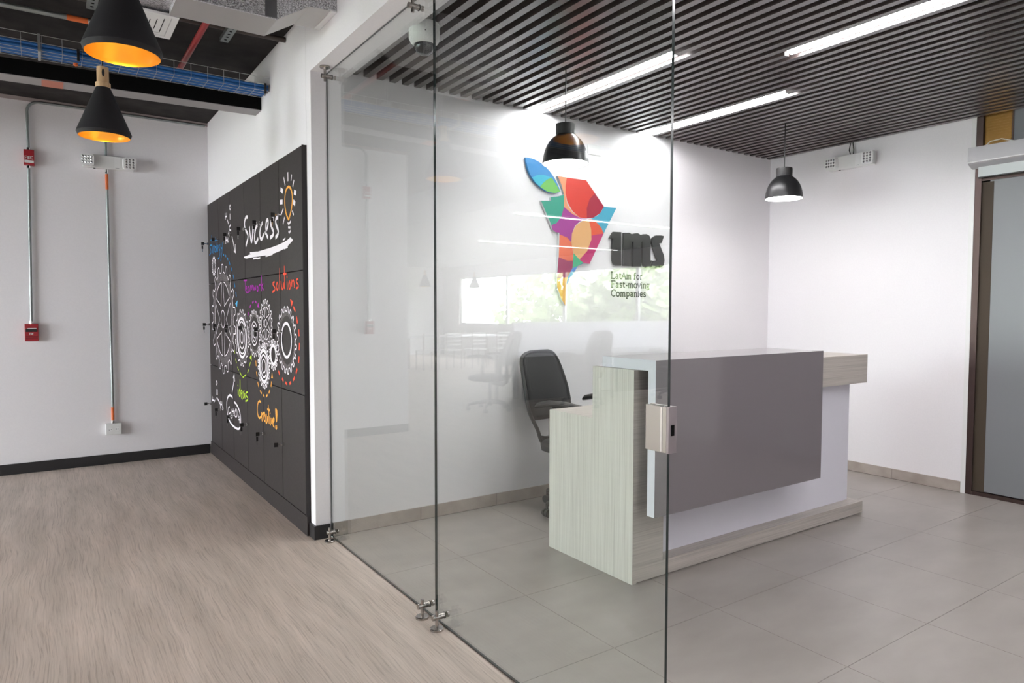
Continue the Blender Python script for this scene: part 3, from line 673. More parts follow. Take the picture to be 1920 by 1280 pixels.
# ================================================================== OFFICE CHAIR
def office_chair(loc, rz, label, group='office chairs'):
    e = tag(empty('office_chair', (0, 0, 0)), label, 'chair', group)
    # local frame: faces -Y
    b = MB()
    for k in range(5):
        a = 2*math.pi*k/5+.35; dx, dy = math.cos(a), math.sin(a)
        b.tube([(dx*.03, dy*.03, .125), (dx*.16, dy*.16, .115), (dx*.3, dy*.3, .085)], [.028, .022, .016], 10)
    b.cyl((0, 0, .07), (0, 0, .15), .035)
    b.build('star_base', M['chair_frame'], e, smooth=True)
    for k in range(5):
        a = 2*math.pi*k/5+.35; dx, dy = math.cos(a), math.sin(a); cx, cy = dx*.3, dy*.3; tx, ty = -dy, dx
        c = MB().cyl((cx+tx*.008, cy+ty*.008, .028), (cx+tx*.026, cy+ty*.026, .028), .0275).cyl((cx-tx*.008, cy-ty*.008, .028), (cx-tx*.026, cy-ty*.026, .028), .0275)
        c.cyl((cx, cy, .03), (cx, cy, .085), .009).cyl((cx-tx*.009, cy-ty*.009, .03), (cx+tx*.009, cy+ty*.009, .03), .02)
        c.build('caster', M['black_plastic'], e, smooth=True)
    MB().cyl((0, 0, .15), (0, 0, .27), .026).cyl((0, 0, .26), (0, 0, .42), .017).build('gas_lift', M['black'], e, smooth=True)
    s = MB(); n = 20
    rings = []
    for z, k in ((.42, .9), (.43, 1), (.465, 1.02), (.49, .96), (.495, .8)):
        rings.append([(.255*k*math.copysign(abs(math.cos(t))**.55, math.cos(t)), -.01+.25*k*math.copysign(abs(math.sin(t))**.55, math.sin(t)), z) for t in [2*math.pi*i/n for i in range(n)]])
    vs = [p for r in rings for p in r]; fs = [(i*n+j, i*n+(j+1) % n, (i+1)*n+(j+1) % n, (i+1)*n+j) for i in range(4) for j in range(n)]
    fs += [tuple(range(n))[::-1], tuple(range(4*n, 5*n))]
    s.add(vs, fs).build('seat', M['chair_mesh'], e, smooth=True)
    # backrest: lower half leans little, upper leans back
    def bk(x, z):
        t = (z-.45)/.65
        return (x, .235+.03*math.sin(t*math.pi)*-1+.15*max(0, t)**1.5+.05*(1-(x/.25)**2)*-1+.05, z)
    out = []
    prof = [(0, 1.095), (.10, 1.094), (.165, 1.08), (.205, 1.04), (.222, .96), (.235, .86), (.243, .76), (.235, .68), (.205, .61), (.175, .55), (.155, .49), (.13, .455), (.07, .44), (0, .438)]
    prof = [(0, 1.095)] + smoothp(prof[1:-1], 1) + [(0, .438)]
    right = [bk(x, z) for x, z in prof]; left = [bk(-x, z) for x, z in prof[::-1]][1:-1]
    MB().tube(right+left, .0135, 10, closed=True).build('back_frame', M['chair_frame'], e, smooth=True)
    # mesh panel from the top down to the open slot
    pts = [p for p in prof if p[1] > .60]; nk = 9
    m = MB()
    vs = [bk(x*(-1+2*k/(nk-1))*.99, z) for x, z in [(.06, 1.094)]+pts[1:] for k in range(nk)]
    m.add(vs, [(i*nk+k, i*nk+k+1, (i+1)*nk+k+1, (i+1)*nk+k) for i in range(len(pts)-1) for k in range(nk-1)])
    o = m.build('back_mesh', M['chair_mesh'], e, smooth=True)
    md = o.modifiers.new('thick', 'SOLIDIFY'); md.thickness = .004
    lo = MB(); low = [p for p in prof if p[1] < .51]
    lo.add([bk(.165, .515), bk(.09, .50), bk(0, .495), bk(-.09, .50), bk(-.165, .515), bk(-.13, .455), bk(0, .438), bk(.13, .455)], [tuple(range(8))])
    o = lo.build('lower_band', M['chair_frame'], e); md = o.modifiers.new('thick', 'SOLIDIFY'); md.thickness = .02
    sp = MB().tube([tuple(Vector(bk(0, z))+Vector((0, .03, 0))) for z in (1.0, .9, .8, .7, .6, .5, .42)] + [(0, .2, .37), (0, .05, .39)], [.018, .022, .026, .028, .028, .03, .03, .03, .03], 10)
    sp.build('spine', M['chair_frame'], e, smooth=True)
    for sx in (-1, 1):
        a = MB(); x = sx*.275
        sec = [(-.19, .745, .014, .03), (-.18, .76, .02, .036), (-.05, .772, .022, .04), (.08, .77, .022, .036), (.17, .75, .02, .03), (.185, .74, .012, .024)]
        n2 = 12; vs = []
        for y, z, hh, hw in sec: vs += [(x+hw*math.cos(2*math.pi*k/n2), y, z+hh*math.sin(2*math.pi*k/n2)) for k in range(n2)]
        fs = [(i*n2+k, i*n2+(k+1) % n2, (i+1)*n2+(k+1) % n2, (i+1)*n2+k) for i in range(len(sec)-1) for k in range(n2)] + [tuple(range(n2)), tuple(range((len(sec)-1)*n2, len(sec)*n2))]
        a.add(vs, fs)
        ar = a.build('armrest', M['chair_frame'], e, smooth=True)
        MB().tube([(x, .04, .755), (x*1.03, .03, .6), (x*1.0, .03, .47), (x*.85, .03, .43), (x*.4, .03, .42)], [.02, .022, .022, .02, .018], 10).build('arm_post', M['chair_frame'], ar, smooth=True)
    e.location = loc; e.rotation_euler = (0, 0, rz)
    return e
chair = office_chair((1.64, -.44, 0), R(14), 'black mesh office chair behind the reception desk')

# ================================================================== PENDANTS
def dome_pendant(x, y, zb, label):
    e = tag(empty('dome_pendant', (x, y, zb)), label, 'pendant lamp', 'black dome pendants over the desk')
    r = .14
    outp = [(r, 0), (.1385, .012), (.134, .045), (.126, .078), (.114, .108), (.098, .134), (.08, .153), (.064, .166), (.058, .172)]
    inp = [(p[0]-.004, p[1]+.0005) for p in outp]
    sh = MB().lathe(outp+[(.05, .172)], (x, y, zb), 56).lathe([(r, 0)]+inp[:1], (x, y, zb), 56)
    sh.build('shade', M['black'], e, smooth=True)
    MB().lathe(inp, (x, y, zb), 48).build('lining', M['white_enamel'], e, smooth=True)
    MB().lathe([(.0, .014), (.132, .014), (.132, .010), (0, .006)], (x, y, zb), 48).build('diffuser', M['glow'], e)
    MB().lathe([(0, .172), (.06, .172), (.06, .195)], (x, y, zb), 40).build('collar', M['black'], e, smooth=True)
    MB().lathe([(.06, .195), (.0605, .225), (.0585, .235), (.012, .24), (0, .24)], (x, y, zb), 40).build('cap', M['black_plastic'], e, smooth=True)
    MB().cyl((x, y, zb+.24), (x, y, HC+.08), .0035, n=8).build('cord', M['black_plastic'], e)
dome_pendant(1.175, -.815, 2.272, 'black dome pendant nearer the viewer, in front of the logo')
dome_pendant(3.335, -.835, 2.262, 'black dome pendant nearer the right wall')

def cone_pendant(x, y, zb, label, ztop=HF, group='black cone pendants in the office'):
    e = tag(empty('cone_pendant', (x, y, zb)), label, 'pendant lamp', group)
    r = .14; h = .28
    MB().lathe([(r-.009, 0), (r, .02), (r-.003, .03), (.037, h), (.0, h)], (x, y, zb), 64).build('shade', M['black_matte'], e, smooth=True)
    MB().lathe([(r-.009, 0), (r-.006, .022), (.035, h-.03), (0, h-.03)], (x, y, zb), 48).build('lining', M['gold'], e, smooth=True)
    MB().lathe([(.037, h-.001), (.0385, h+.002), (.0385, h+.026), (.031, h+.029), (.0305, h+.115), (.012, h+.12), (0, h+.12)], (x, y, zb), 32).build('wood_cap', M['pend_wood'], e, smooth=True)
    MB().prism([(.007*math.cos(t), .022*math.sin(t)) for t in [2*math.pi*q/16 for q in range(16)]], lambda p: (x+p[0], y-.032, zb+h+.078+p[1]), lambda p: (x+p[0], y-.026, zb+h+.078+p[1])).build('cap_slot', M['black_plastic'], e)
    MB().lathe([(0, .125), (.025, .13), (.034, .155), (.03, .185), (.017, .21), (.015, .25), (0, .25)], (x, y, zb), 24).build('bulb', M['bulb'], e, smooth=True)
    MB().cyl((x, y, zb+h+.12), (x, y, ztop-.02), .003, n=8).build('cord', M['black_plastic'], e)
    MB().lathe([(0, 0), (.045, 0), (.045, .02), (0, .02)], (x, y, ztop-.02), 32).build('ceiling_rose', M['black_matte'], e, smooth=True)
    return e
cone_pendant(-1.148, -.95, 2.388, 'large-looking black cone pendant with gold inside, nearest the viewer')
cone_pendant(-1.115, .58, 2.392, 'black cone pendant with pale wood cap, in front of the end wall')

# ================================================================== DOME CAMERA
cx, cy = .19, -.90
e = tag(empty('dome_camera', (cx, cy, HC)), 'white dome security camera under the ceiling slats', 'camera')
MB().lathe([(0, 0), (.076, 0), (.077, -.03), (.078, -.032), (.078, -.07), (.07, -.088), (.055, -.1), (.052, -.1)], (cx, cy, HC), 48).build('housing', M['white_plastic'], e, smooth=True)
MB().lathe([(.052, -.096)] + [(.052*math.cos(t), -.1-.052*math.sin(t)) for t in [k*math.pi/2/10 for k in range(11)]], (cx, cy, HC), 40).build('dome', M['dome'], e, smooth=True)
MB().cyl((cx-.03, cy-.069, HC-.055), (cx-.031, cy-.0725, HC-.055), .003, n=10).build('screw', M['black_plastic'], e)

# ================================================================== EMERGENCY LIGHTS
def emergency(fn, label, flip=1, wires=False, cat='emergency light'):
    """fn maps (along wall, out of wall, up) to the room"""
    e = tag(empty('emergency_light', fn(0, 0, 0)), label, cat, 'twin-head emergency lights')
    def bx(m, a0, a1, o0, o1, z0, z1, mi=0):
        vs = [fn(a, o, z) for z in (z0, z1) for o in (o0, o1) for a in (a0, a1)]
        return m.add(vs, [(0,2,3,1), (4,5,7,6), (0,1,5,4), (2,6,7,3), (0,4,6,2), (1,3,7,5)], mi)
    bx(MB(), -.195, .195, 0, .055, -.055, .06).build('body', M['white_plastic'], e, bevel=.006)
    bx(MB(), .045, .09, .055, .0562, -.05, .055).build('cover_seam', M['white_enamel'], e)
    bx(MB(), .05, .08, .056, .0568, -.043, -.041).build('label_print', M['black_plastic'], e)
    bx(MB(), -.115, -.10, .02, .035, -.060, -.0545).build('test_button', M['black_plastic'], e)
    for s in (-1, 1):
        c = s*.155; t = s*R(14)
        def hd(a, o, z): return fn(c+a*math.cos(t)+o*math.sin(t)*1, .058+o*math.cos(t)-a*math.sin(t)*-1*0, z)
        h = MB(); n = 16
        ol = [(.052*math.copysign(abs(math.cos(q))**.4, math.cos(q)), .052*math.copysign(abs(math.sin(q))**.4, math.sin(q))) for q in [2*math.pi*k/n for k in range(n)]]
        h.prism(ol, lambda p: hd(p[0], .032, p[1]+.003), lambda p: hd(p[0], 0, p[1]+.003))
        ho = h.build('lamp_head', M['white_enamel'], e)
        for i in range(4):
            for j in range(3):
                a, z = (-.033+.022*i, -.022+.025*j+.002) if s*flip < 0 else (-.027+.027*j, -.032+.022*i+.002)
                q = MB(); rr = .0095
                ring = [hd(a+rr*math.cos(2*math.pi*k/8), .0325, z+rr*math.sin(2*math.pi*k/8)) for k in range(8)]
                q.add(ring+[hd(a, .0375, z)], [(k, (k+1) % 8, 8) for k in range(8)]).build('lens', M['lens_chrome'], ho)
    if wires:
        for k, a in enumerate((-.012, .012)):
            MB().tube([fn(a, .028, .058), fn(a+(-.012 if k == 0 else .004), .03, .10), fn(a-.004, .03, .15), fn(a, .03, .24)], .0045, 8).build('wire', M['black_plastic'], e)
    return e
M['lens_chrome'] = mat('lens_reflector', (.55, .55, .56), .12, metal=1)
emergency(lambda a, o, z: (-.925+a, D-o, 2.692+z), 'white twin-head emergency light on the office end wall', 1)
emergency(lambda a, o, z: (W-o, -.815-a, 2.672+z), 'white twin-head emergency light on the right reception wall', 1, True)

# ================================================================== FIRE ALARM, CONDUITS, OUTLET
def far(x, o, z): return (x, D-o, z)
e = tag(empty('alarm_strobe', (-1.5, D, 2.6)), 'small red FIRE box high on the end wall conduit', 'fire alarm')
MB().box(-1.537, -1.464, D-.05, D, 2.604, 2.732).build('housing', M['red'], e, bevel=.003)
MB().box(-1.533, -1.468, D-.052, D-.05, 2.622, 2.643).build('white_band', M['white_plastic'], e)
text_mesh('FIRE', (-1.531, 2.652), (-1.470, 2.652), .024, .0035, lambda p: (p[0], D-.0515, p[1])).build('lettering', M['white_plastic'], e, fix=False)
e = tag(empty('pull_station', (-1.52, D, 1.128)), 'red manual fire pull station at the end of the conduit', 'fire alarm')
MB().box(-1.568, -1.473, D-.045, D, 1.128, 1.273).build('housing', M['red'], e, bevel=.003)
MB().box(-1.562, -1.484, D-.052, D-.045, 1.205, 1.232).build('handle', M['black_plastic'], e, bevel=.002)
MB().box(-1.548, -1.486, D-.054, D-.046, 1.232, 1.237).build('handle_rim', M['white_plastic'], e)
text_mesh('FIRE', (-1.536, 1.180), (-1.506, 1.180), .016, .0025, lambda p: (p[0], D-.0458, p[1])).build('lettering', M['white_plastic'], e, fix=False)
MB().box(-1.562, -1.478, D-.047, D-.044, 1.152, 1.156).box(-1.562, -1.478, D-.047, D-.044, 1.164, 1.168).build('groove', mat('dark_red', (.12, .006, .01), .6), e)

def conduit(label, pts, fittings=(), tapes=()):
    e = tag(empty('conduit', pts[0]), label, 'conduit', 'galvanised conduits on the end wall')
    MB().tube(pts, .011, 14).build('pipe', M['galv'], e, smooth=True)
    for a, b in fittings: MB().cyl(a, b, .0155, n=14).build('connector', M['chrome'], e, smooth=True)
    for a, b in tapes: MB().cyl(a, b, .0122, n=14).build('orange_tape', M['orange_tape'], e, smooth=True)
arc = [(-1.505+.085*(1-math.cos(t)), D-.02, 3.055+.085*math.sin(t)) for t in [k*math.pi/2/8 for k in range(9)]]
conduit('conduit bending from the FIRE box along the ceiling line', [(-1.503, D-.02, 2.735)]+arc+[(-.95, D-.02, 3.14), (-.12, D-.02, 3.14)], [((-1.503, D-.02, 2.732), (-1.503, D-.02, 2.752))])
conduit('straight conduit between the FIRE box and the pull station', [(-1.505, D-.02, 2.60), (-1.52, D-.02, 1.275)], [((-1.505, D-.02, 2.604), (-1.505, D-.02, 2.58)), ((-1.52, D-.02, 1.295), (-1.52, D-.02, 1.27))])
conduit('short conduit above the end wall emergency light', [(-.942, D-.02, 2.755), (-.942, D-.02, 3.125)])
conduit('long conduit with orange tape from the emergency light to the outlet', [(-.94, D-.02, 2.63), (-.94, D-.02, .37)],
        [((-.94, D-.02, 2.635), (-.94, D-.02, 2.60)), ((-.942, D-.02, .395), (-.942, D-.02, .37))], [((-.94, D-.02, 2.595), (-.94, D-.02, 2.46)), ((-.941, D-.02, .515), (-.941, D-.02, .397))])
e = tag(empty('power_outlet', (-.938, D, .268)), 'white surface-mounted power outlet low on the end wall', 'outlet')
MB().box(-1.0, -.876, D-.045, D, .268, .369).build('box', M['white_plastic'], e, bevel=.004)
for x in (-.966, -.912):
    s = MB().prism([(x+.02*math.cos(t), .318+.017*math.sin(t)) for t in [2*math.pi*k/16 for k in range(16)]], lambda p: (p[0], D-.047, p[1]), lambda p: (p[0], D-.044, p[1])).build('socket', M['white_enamel'], e)
    MB().box(x-.012, x-.003, D-.0475, D-.0465, .321, .324).box(x-.012, x-.003, D-.0475, D-.0465, .312, .315).box(x+.006, x+.011, D-.0475, D-.0465, .315, .320).build('slots', M['black_plastic'], s)

# ================================================================== OFFICE CEILING SERVICES
def skew_box(xa, xb, y0a, y1a, y0b, y1b, z0, z1):
    vs = [(xa, y0a, z0), (xa, y1a, z0), (xb, y1b, z0), (xb, y0b, z0), (xa, y0a, z1), (xa, y1a, z1), (xb, y1b, z1), (xb, y0b, z1)]
    return MB().add(vs, [(0,1,2,3), (7,6,5,4), (0,3,7,4), (1,5,6,2), (0,4,5,1), (3,2,6,7)])
e = tag(empty('ceiling_beam', (-1.8, 1.2, 2.83)), 'black ceiling beam with grey underside ending at the locker wall', 'beam')
skew_box(-3.25, -A-.002, 1.30, 1.46, 1.09, 1.25, 2.834, 2.93).build('beam_body', M['void'], e)
skew_box(-3.25, -A-.002, 1.302, 1.458, 1.092, 1.248, 2.83, 2.834).build('underside', M['beam_grey'], e)
skew_box(-1.405, -1.29, 1.186, 1.335, 1.176, 1.326, 2.8285, 2.83).build('salmon_patch', M['salmon'], e)
# wire basket tray
e = tag(empty('cable_tray', (-1.8, .93, 2.9)), 'zinc wire basket tray carrying blue cables', 'cable tray')
ty0, ty1, tz = .86, 1.03, 2.905
xl = -3.25
wm = MB()
for y, z in ((ty0, tz+.09), (ty0, tz+.045), (ty0, tz), (ty0+.057, tz), (ty0+.114, tz), (ty1, tz), (ty1, tz+.045), (ty1, tz+.09)):
    wm.cyl((xl, y, z), (-A-.002, y, z), .0017, n=6)
wm.build('long_wires', M['wire'], e)
x = -.2
while x > xl:
    MB().tube([(x, ty0-.002, tz+.09), (x, ty0-.002, tz-.002), (x, ty1+.002, tz-.002), (x, ty1+.002, tz+.09)], .0017, 6).build('cross_wire', M['wire'], e); x -= .1
MB().box(-1.42, -1.405, ty0-.006, ty1+.006, tz-.006, tz+.095).build('splice_clip', M['wire'], e)
for xx in (-1.22, -.13): MB().box(xx-.007, xx+.007, ty0-.006, ty0+.012, tz-.02, tz+.05).build('black_tie', M['black_plastic'], e)
MB().lathe([(0, -.012), (.012, -.006), (.012, .006), (0, .012)], (-1.235, ty0-.005, tz-.045), 12).build('orange_tag', M['orange_tape'], e)
lab = 'blue network cable lying in the wire tray'
for k in range(14):
    y = ty0+.014+(k % 7)*.0238; z = tz+.0125+(k//7)*.0225
    pts = [(xl+(-A-.012-xl)*i/14, y+random.uniform(-.0018, .0018), z+random.uniform(-.0012, .0012)) for i in range(15)]
    tag(MB().tube(pts, .0095, 7).build('network_cable', M['cable_blue'], smooth=True), lab, 'cable', 'blue cables in the tray')
def rod_strut(x, y, z, label, zt=HF):
    e = tag(empty('strut_hanger', (x, y, z)), label, 'hanger', 'ceiling strut hangers')
    MB().cyl((x, y, z), (x, y, zt), .004, n=8).build('threaded_rod', M['galv'], e)
    MB().box(x-.022, x-.018, y-.05, y+.05, z-.012, z+.02).box(x+.018, x+.022, y-.05, y+.05, z-.012, z+.02).box(x-.022, x+.022, y-.05, y+.05, z+.018, z+.021).build('channel', M['galv'], e)
rod_strut(-.845, 1.52, 2.93, 'strut hanger dangling below the beam'); rod_strut(-.86, 1.06, 3.02, 'strut hanger above the cable tray')
def perf_strap(x, y0, y1, z, label):
    e = tag(empty('perforated_strut', (x, y0, z)), label, 'hanger', 'ceiling strut hangers')
    MB().box(x-.025, x+.025, y0, y1, z, z+.025).build('channel', M['galv'], e)
    k = y0+.025
    while k < y1-.01:
        MB().cyl((x, k, z-.0006), (x, k, z+.002), .009, n=10).build('hole', M['void'], e); k += .05
    MB().cyl((x, (y0+y1)/2, z+.025), (x, (y0+y1)/2, HF), .004, n=8).build('rod', M['galv'], e)
perf_strap(-.445, .30, .62, 3.09, 'perforated strut beneath the dark pipe near the duct')
perf_strap(-1.17, .22, .44, 3.05, 'perforated strut at the conduit end beside the nearest pendant')
tag(MB().tube([(xl, .60, 3.135), (-A-.002, .485, 3.135)], .017, 14).build('dark_pipe', M['pipe_brown'], smooth=True), 'thin dark pipe running behind the foil duct', 'pipe')
tag(MB().tube([(-.597, .18, 3.083), (-.601, 1.34, 3.083)], .0185, 14).build('sprinkler_pipe', M['red_pipe'], smooth=True), 'red sprinkler pipe under the black ceiling', 'pipe')
e = tag(empty('ceiling_conduit', (-1.5, .5, 3.0)), 'galvanised ceiling conduit with an orange sleeve', 'conduit')
MB().tube([(xl, .52, 3.0), (-1.175, .49, 3.0)], .0135, 14).build('pipe', M['galv'], e, smooth=True)
MB().cyl((-1.285, .4915, 3.0), (-1.185, .4902, 3.0), .015, n=14).build('orange_sleeve', M['orange_tape'], e, smooth=True)
MB().cyl((-1.185, .49, 3.0), (-1.155, .49, 3.0), .019, n=14).build('connector', M['chrome'], e, smooth=True)
MB().tube([(-1.155, .49, 3.0), (-1.13, .5, 2.985), (-1.125, .53, 2.96), (-1.13, .57, 2.99), (-1.14, .6, HF)], .012, 10).build('flex_tail', M['black_plastic'], e, smooth=True)
tag(MB().tube([(xl, .28, 3.05), (-1.06, .24, 3.05)], .013, 12).build('ceiling_pipe', M['pipe_brown'], smooth=True), 'dark pipe running above the orange-sleeved conduit', 'pipe')

# foil duct
e = tag(empty('foil_duct', (-.6, -.25, 2.9)), 'silver foil wrapped air duct feeding into the wall', 'air duct')
def duct(rects, name, mats, seams=True):
    """rects: list of (x, y0, y1, z0, z1)"""
    m = MB(); vs = []
    for x, y0, y1, z0, z1 in rects: vs += [(x, y0, z0), (x, y1, z0), (x, y1, z1), (x, y0, z1)]
    m.v = vs
    for i in range(len(rects)-1):
        a = 4*i; b = a+4
        for k, mi in ((0, 1), (1, 0), (2, 0), (3, 0)):
            m.f.append((a+k, a+(k+1) % 4, b+(k+1) % 4, b+k)); m.mi.append(mi)
    n = 4*(len(rects)-1); m.f += [(0, 1, 2, 3), (n, n+3, n+2, n+1)]; m.mi += [0, 0]
    return m.build(name, mats, e)
duct([(-.862, -.385, -.12, 2.9, 3.165), (-.392, -.385, -.12, 2.9, 3.165)], 'main_box', [M['foil'], M['foil_flat']])
duct([(-.392, -.385, -.12, 2.9, 3.165), (-.24, -.43, -.155, 2.985, 3.165)], 'reducer', [M['foil'], M['foil_flat']])
duct([(-.24, -.43, -.155, 2.985, 3.165), (-A-.001, -.45, -.18, 2.985, 3.165)], 'spigot', [M['foil'], M['foil_flat']])
MB().box(-.455, -.395, -.3865, -.384, 2.898, 3.165).build('tape', M['foil_tape'], e)
MB().box(-.862, -.39, -.388, -.376, 2.8985, 2.902).build('edge_tape', M['foil'], e)
MB().box(-.13, -A-.001, -.455, -.175, 2.98, 2.986).build('collar', M['white_enamel'], e)
MB().box(-1.13, -.863, -.36, .2, 2.925, 3.165).build('plenum', M['foil'], e)
# diffuser grille
e = tag(empty('air_diffuser', (-.965, .06, 2.9)), 'white square ceiling air diffuser beside the duct', 'air vent')
gx0, gx1, gy0, gy1, gz = -1.13, -.812, -.108, .23, 2.9
fr = MB()
for a in ((gx0, gx1, gy0, gy0+.03), (gx0, gx1, gy1-.03, gy1), (gx0, gx0+.03, gy0+.03, gy1-.03), (gx1-.03, gx1, gy0+.03, gy1-.03)): fr.box(*a, gz, gz+.012)
fr.build('frame', M['white_enamel'], e)
MB().box(gx0+.03, gx1-.03, gy0+.03, gy1-.03, gz+.022, gz+.024).build('backing', M['void'], e)
for k in range(4):
    o = .033+k*.03
    b = MB(); zz = gz+.002+.003*k
    for a in ((gx0+o, gx1-o, gy0+o, gy0+o+.025), (gx0+o, gx1-o, gy1-o-.025, gy1-o), (gx0+o, gx0+o+.025, gy0+o+.025, gy1-o-.025), (gx1-o-.025, gx1-o, gy0+o+.025, gy1-o-.025)): b.box(*a, zz, zz+.006)
    b.build('louvre', M['white_enamel'], e)

# ================================================================== FROSTED DOOR OF THE RIGHT WALL
structure(MB().box(W-.012, W+.1, -1.757, -1.726, 0, 2.99).build('trim_3', M['white_plastic']), 'white jamb beside the frosted door')
dr = structure(empty('door_1', (W, -2.8, 0)), 'frosted glass door in a bronze frame')
MB().box(W-.008, W+.06, -1.80, -1.757, 0, 2.99).build('frame_post', M['bronze'], dr)
MB().box(W+.01, W+.016, -1.875, -1.80, .03, 2.35).build('side_light', mat('side_light_opaque_brown', (.05, .034, .02), .7), dr)  # opaque brown stands in for clear glass and the view behind it
MB().box(W+.012, W+.024, -2.88, -1.85, .035, 2.36).build('frosted_leaf', M['frost'], dr)
MB().box(W+.03, W+.042, -3.93, -2.84, .035, 2.36).build('frosted_leaf', M['frost'], dr)
MB().box(W-.004, W+.06, -3.95, -1.757, 0, .028).build('threshold', M['bronze'], dr)
MB().box(W-.002, W+.06, -3.95, -1.80, 2.36, 2.42).build('head_rail', M['bronze'], dr)
tp = MB().box(W+.02, W+.03, -1.975, -1.80, 2.42, 2.99)
tp.build('bronze_transom', M['bronze_panel'], dr)
k = 2.60
while k < 2.97:
    MB().box(W+.012, W+.02, -1.972, -1.803, k, k+.008).build('transom_rib', M['bronze_panel'], dr); k += .02
MB().box(W+.015, W+.03, -1.985, -1.975, 2.42, 2.99).build('transom_mullion', M['bronze'], dr)
MB().box(W+.02, W+.03, -3.95, -1.985, 2.42, 2.99).build('frosted_transom', M['frost'], dr)
MB().box(W-.008, W+.06, -3.95, -3.93, 0, 2.99).build('frame_post', M['bronze'], dr)
e = tag(empty('roller_blind', (W-.05, -2.8, 2.45)), 'grey roller blind cassette above the frosted door', 'blind')
pr = [(W-.012, 2.605), (W-.10, 2.60), (W-.105, 2.49), (W-.095, 2.478), (W-.03, 2.452), (W-.012, 2.452)]
MB().prism(pr, lambda p: (p[0], -1.742, p[1]), lambda p: (p[0], -3.9, p[1])).build('cassette', M['blind'], e)
MB().box(W-.108, W-.10, -3.9, -1.742, 2.487, 2.494).build('cassette_lip', M['white_enamel'], e)
MB().box(W-.045, W-.022, -3.88, -1.79, 2.385, 2.46).build('rolled_cloth', M['blind_cloth'], e)
MB().box(W-.047, W-.02, -3.88, -1.79, 2.378, 2.386).build('bottom_rail', M['black_plastic'], e)
MB().tube([(W-.03, -1.82, 2.604), (W-.035, -1.86, 2.635), (W-.035, -1.93, 2.64), (W-.03, -2.02, 2.606)], .004, 8).build('cord', M['white_plastic'], e)
structure(MB().box(W+2.1, W+2.2, YB, 1.0, 0, 3.1).build('wall_corridor', M['corr']), 'brown corridor wall behind the glass door')
structure(MB().box(W+.15, W+2.2, 0, .1, 0, 3.1).build('wall_corridor', M['corr']), 'brown end wall of the corridor')

# ================================================================== DEEPER OFFICE (seen mirrored in the glass)
OL = ((3.45, -7.2, -3.75, 'light line over the low partition'), (6.85, -8.8, -5.3, 'light line over the meeting table'), (.2, -8.5, -3.6, 'added unseen light line level with the partition end'),
      (-1.8, -8.5, -3.6, 'added unseen light line left of the viewer'), (-3.8, -8.5, -3.6, 'added unseen light line beside the viewer'), (-5.6, -8.5, -3.6, 'added unseen light line along the wall behind the viewer'))  # last four lines show nowhere, added to light the office
for y, xa, xb, lab in OL:
    e = tag(empty('office_light', ((xa+xb)/2, y, 2.698)), lab, 'ceiling light', 'office light lines')
    MB().box(xa, xb, y-.05, y+.05, 2.68, 2.699).build('housing', M['white_enamel'], e)
    MB().box(xa+.02, xb-.02, y-.03, y+.03, 2.672, 2.68).build('diffuser', M['led_office'], e)
e = tag(empty('low_partition', (-6.8, 4.7, 0)), 'white low office partition', 'partition')
MB().box(-8.6, -4.6, 4.68, 4.74, .02, 1.18).build('panel', M['white_lam'], e); MB().box(-8.6, -4.6, 4.67, 4.75, 1.18, 1.2).build('cap_rail', M['white_enamel'], e)
MB().box(-8.6, -4.6, 4.67, 4.75, 0, .02).build('foot_rail', M['steel'], e)
for x, lab in ((-4.95, 'white workstation near the partition end'), (-6.75, 'white workstation by the window')):
    e = tag(empty('workstation', (x, 4.25, 0)), lab, 'desk', 'office workstations')
    MB().box(x-.8, x+.8, 3.9, 4.6, .72, .745).build('table_top', M['white_lam'], e); MB().box(x-.74, x+.74, 3.97, 3.99, .08, .71).build('modesty_panel', M['black_matte'], e)
    for sx in (-.76, .76):
        for yy in (3.95, 4.55): MB().box(x+sx-.02, x+sx+.02, yy-.02, yy+.02, 0, .72).build('leg', M['steel'], e)
for loc, rz, lab in (((-3.65, 3.9, 0), 2.6, 'black office chair at the end of the low partition'), ((-5.0, 3.5, 0), 3.1, 'black office chair at the first workstation'), ((-6.8, 3.45, 0), 3.3, 'black office chair at the window workstation')):
    c = copy_tree(chair); c.location = loc; c.rotation_euler = (0, 0, rz); c['label'] = lab
e = tag(empty('meeting_table', (-6.9, 10.8, 0)), 'long white meeting table', 'table')
MB().box(-8.3, -5.5, 10.4, 11.3, .72, .75).build('table_top', M['white_lam'], e)
for sx in (-8.2, -5.6):
    for yy in (10.5, 11.2): MB().box(sx-.03, sx+.03, yy-.03, yy+.03, 0, .72).build('leg', M['steel'], e)
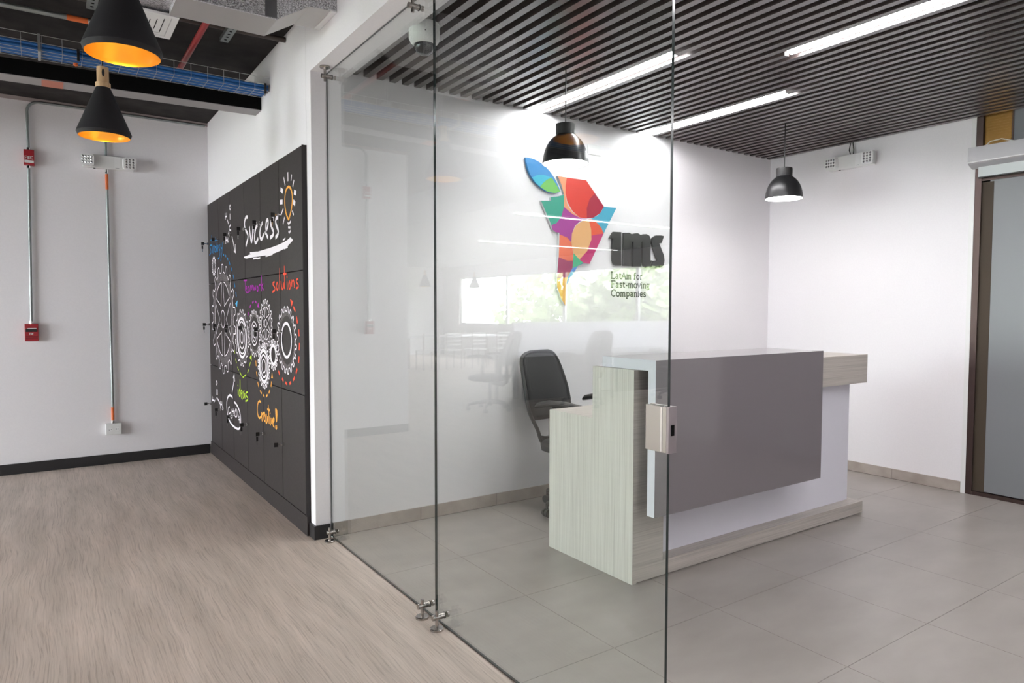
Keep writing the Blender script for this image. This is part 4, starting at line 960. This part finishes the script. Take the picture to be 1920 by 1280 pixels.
for k, x in enumerate((-7.9, -7.2, -6.5, -5.9)):
    e = tag(empty('meeting_chair', (x, 10.1, 0)), ('slatted white chair at the window end of the meeting table', 'slatted white chair second from the window at the meeting table', 'slatted white chair third from the window at the meeting table', 'slatted white chair at the near end of the meeting table')[k], 'chair', 'white chairs at the meeting table')
    MB().box(x-.22, x+.22, 9.9, 10.3, .43, .46).build('seat', M['white_enamel'], e)
    for sx in (-.2, .2):
        MB().box(x+sx-.012, x+sx+.012, 9.9, 9.924, 0, .85).build('leg', M['steel'], e); MB().box(x+sx-.012, x+sx+.012, 10.27, 10.294, 0, .43).build('leg', M['steel'], e)
    for z in (.56, .65, .74, .82): MB().box(x-.19, x+.19, 9.905, 9.92, z, z+.03).build('back_slat', M['white_enamel'], e)
for x, lab in ((-7.6, 'cone pendant at the window end of the meeting table'), (-6.2, 'cone pendant at the near end of the meeting table')):
    cone_pendant(x, 10.8, 1.95, lab, 2.70, 'cone pendants over the meeting table')
# outside
structure(MB().box(-40, XO-.3, -30, 45, -4.1, -4.0).build('ground', M['ground']), 'paving outside the windows')
for k, (x, y, h) in enumerate(((-12.0, 5.5, 7), (-12.2, 9.3, 7.5), (-12.3, 13.3, 8), (-20, 1, 7))):
    e = tag(empty('tree', (x, y, -4)), ('tree outside the middle window', 'tree outside the window by the meeting table', 'tree beyond the far end of the windows', 'tree outside the nearest window')[k], 'tree', 'trees outside the windows')
    MB().tube([(x, y, -4), (x+.1, y, -1.5), (x, y+.1, .8)], [.2, .15, .08], 8).build('trunk', M['bark'], e)
    rnd = random.Random(k); lf = MB()
    for _ in range(1500 if k == 2 else 3500):
        while True:
            v = Vector((rnd.uniform(-1, 1), rnd.uniform(-1, 1), rnd.uniform(-1, 1)))
            if v.length < 1: break
        c = Vector((x+v.x*2.3, y+v.y*1.85, .6+v.z*2.2)); a = Vector((rnd.uniform(-1, 1), rnd.uniform(-1, 1), rnd.uniform(-1, 1))).normalized()*.19
        b = a.cross(Vector((rnd.uniform(-1, 1), rnd.uniform(-1, 1), rnd.uniform(-1, 1)))).normalized()*.13
        lf.add([c-a, c+b, c+a, c-b], [(0, 1, 2, 3)])
    tag(lf.build('foliage', M['leaf'], e, fix=False), kind='stuff')
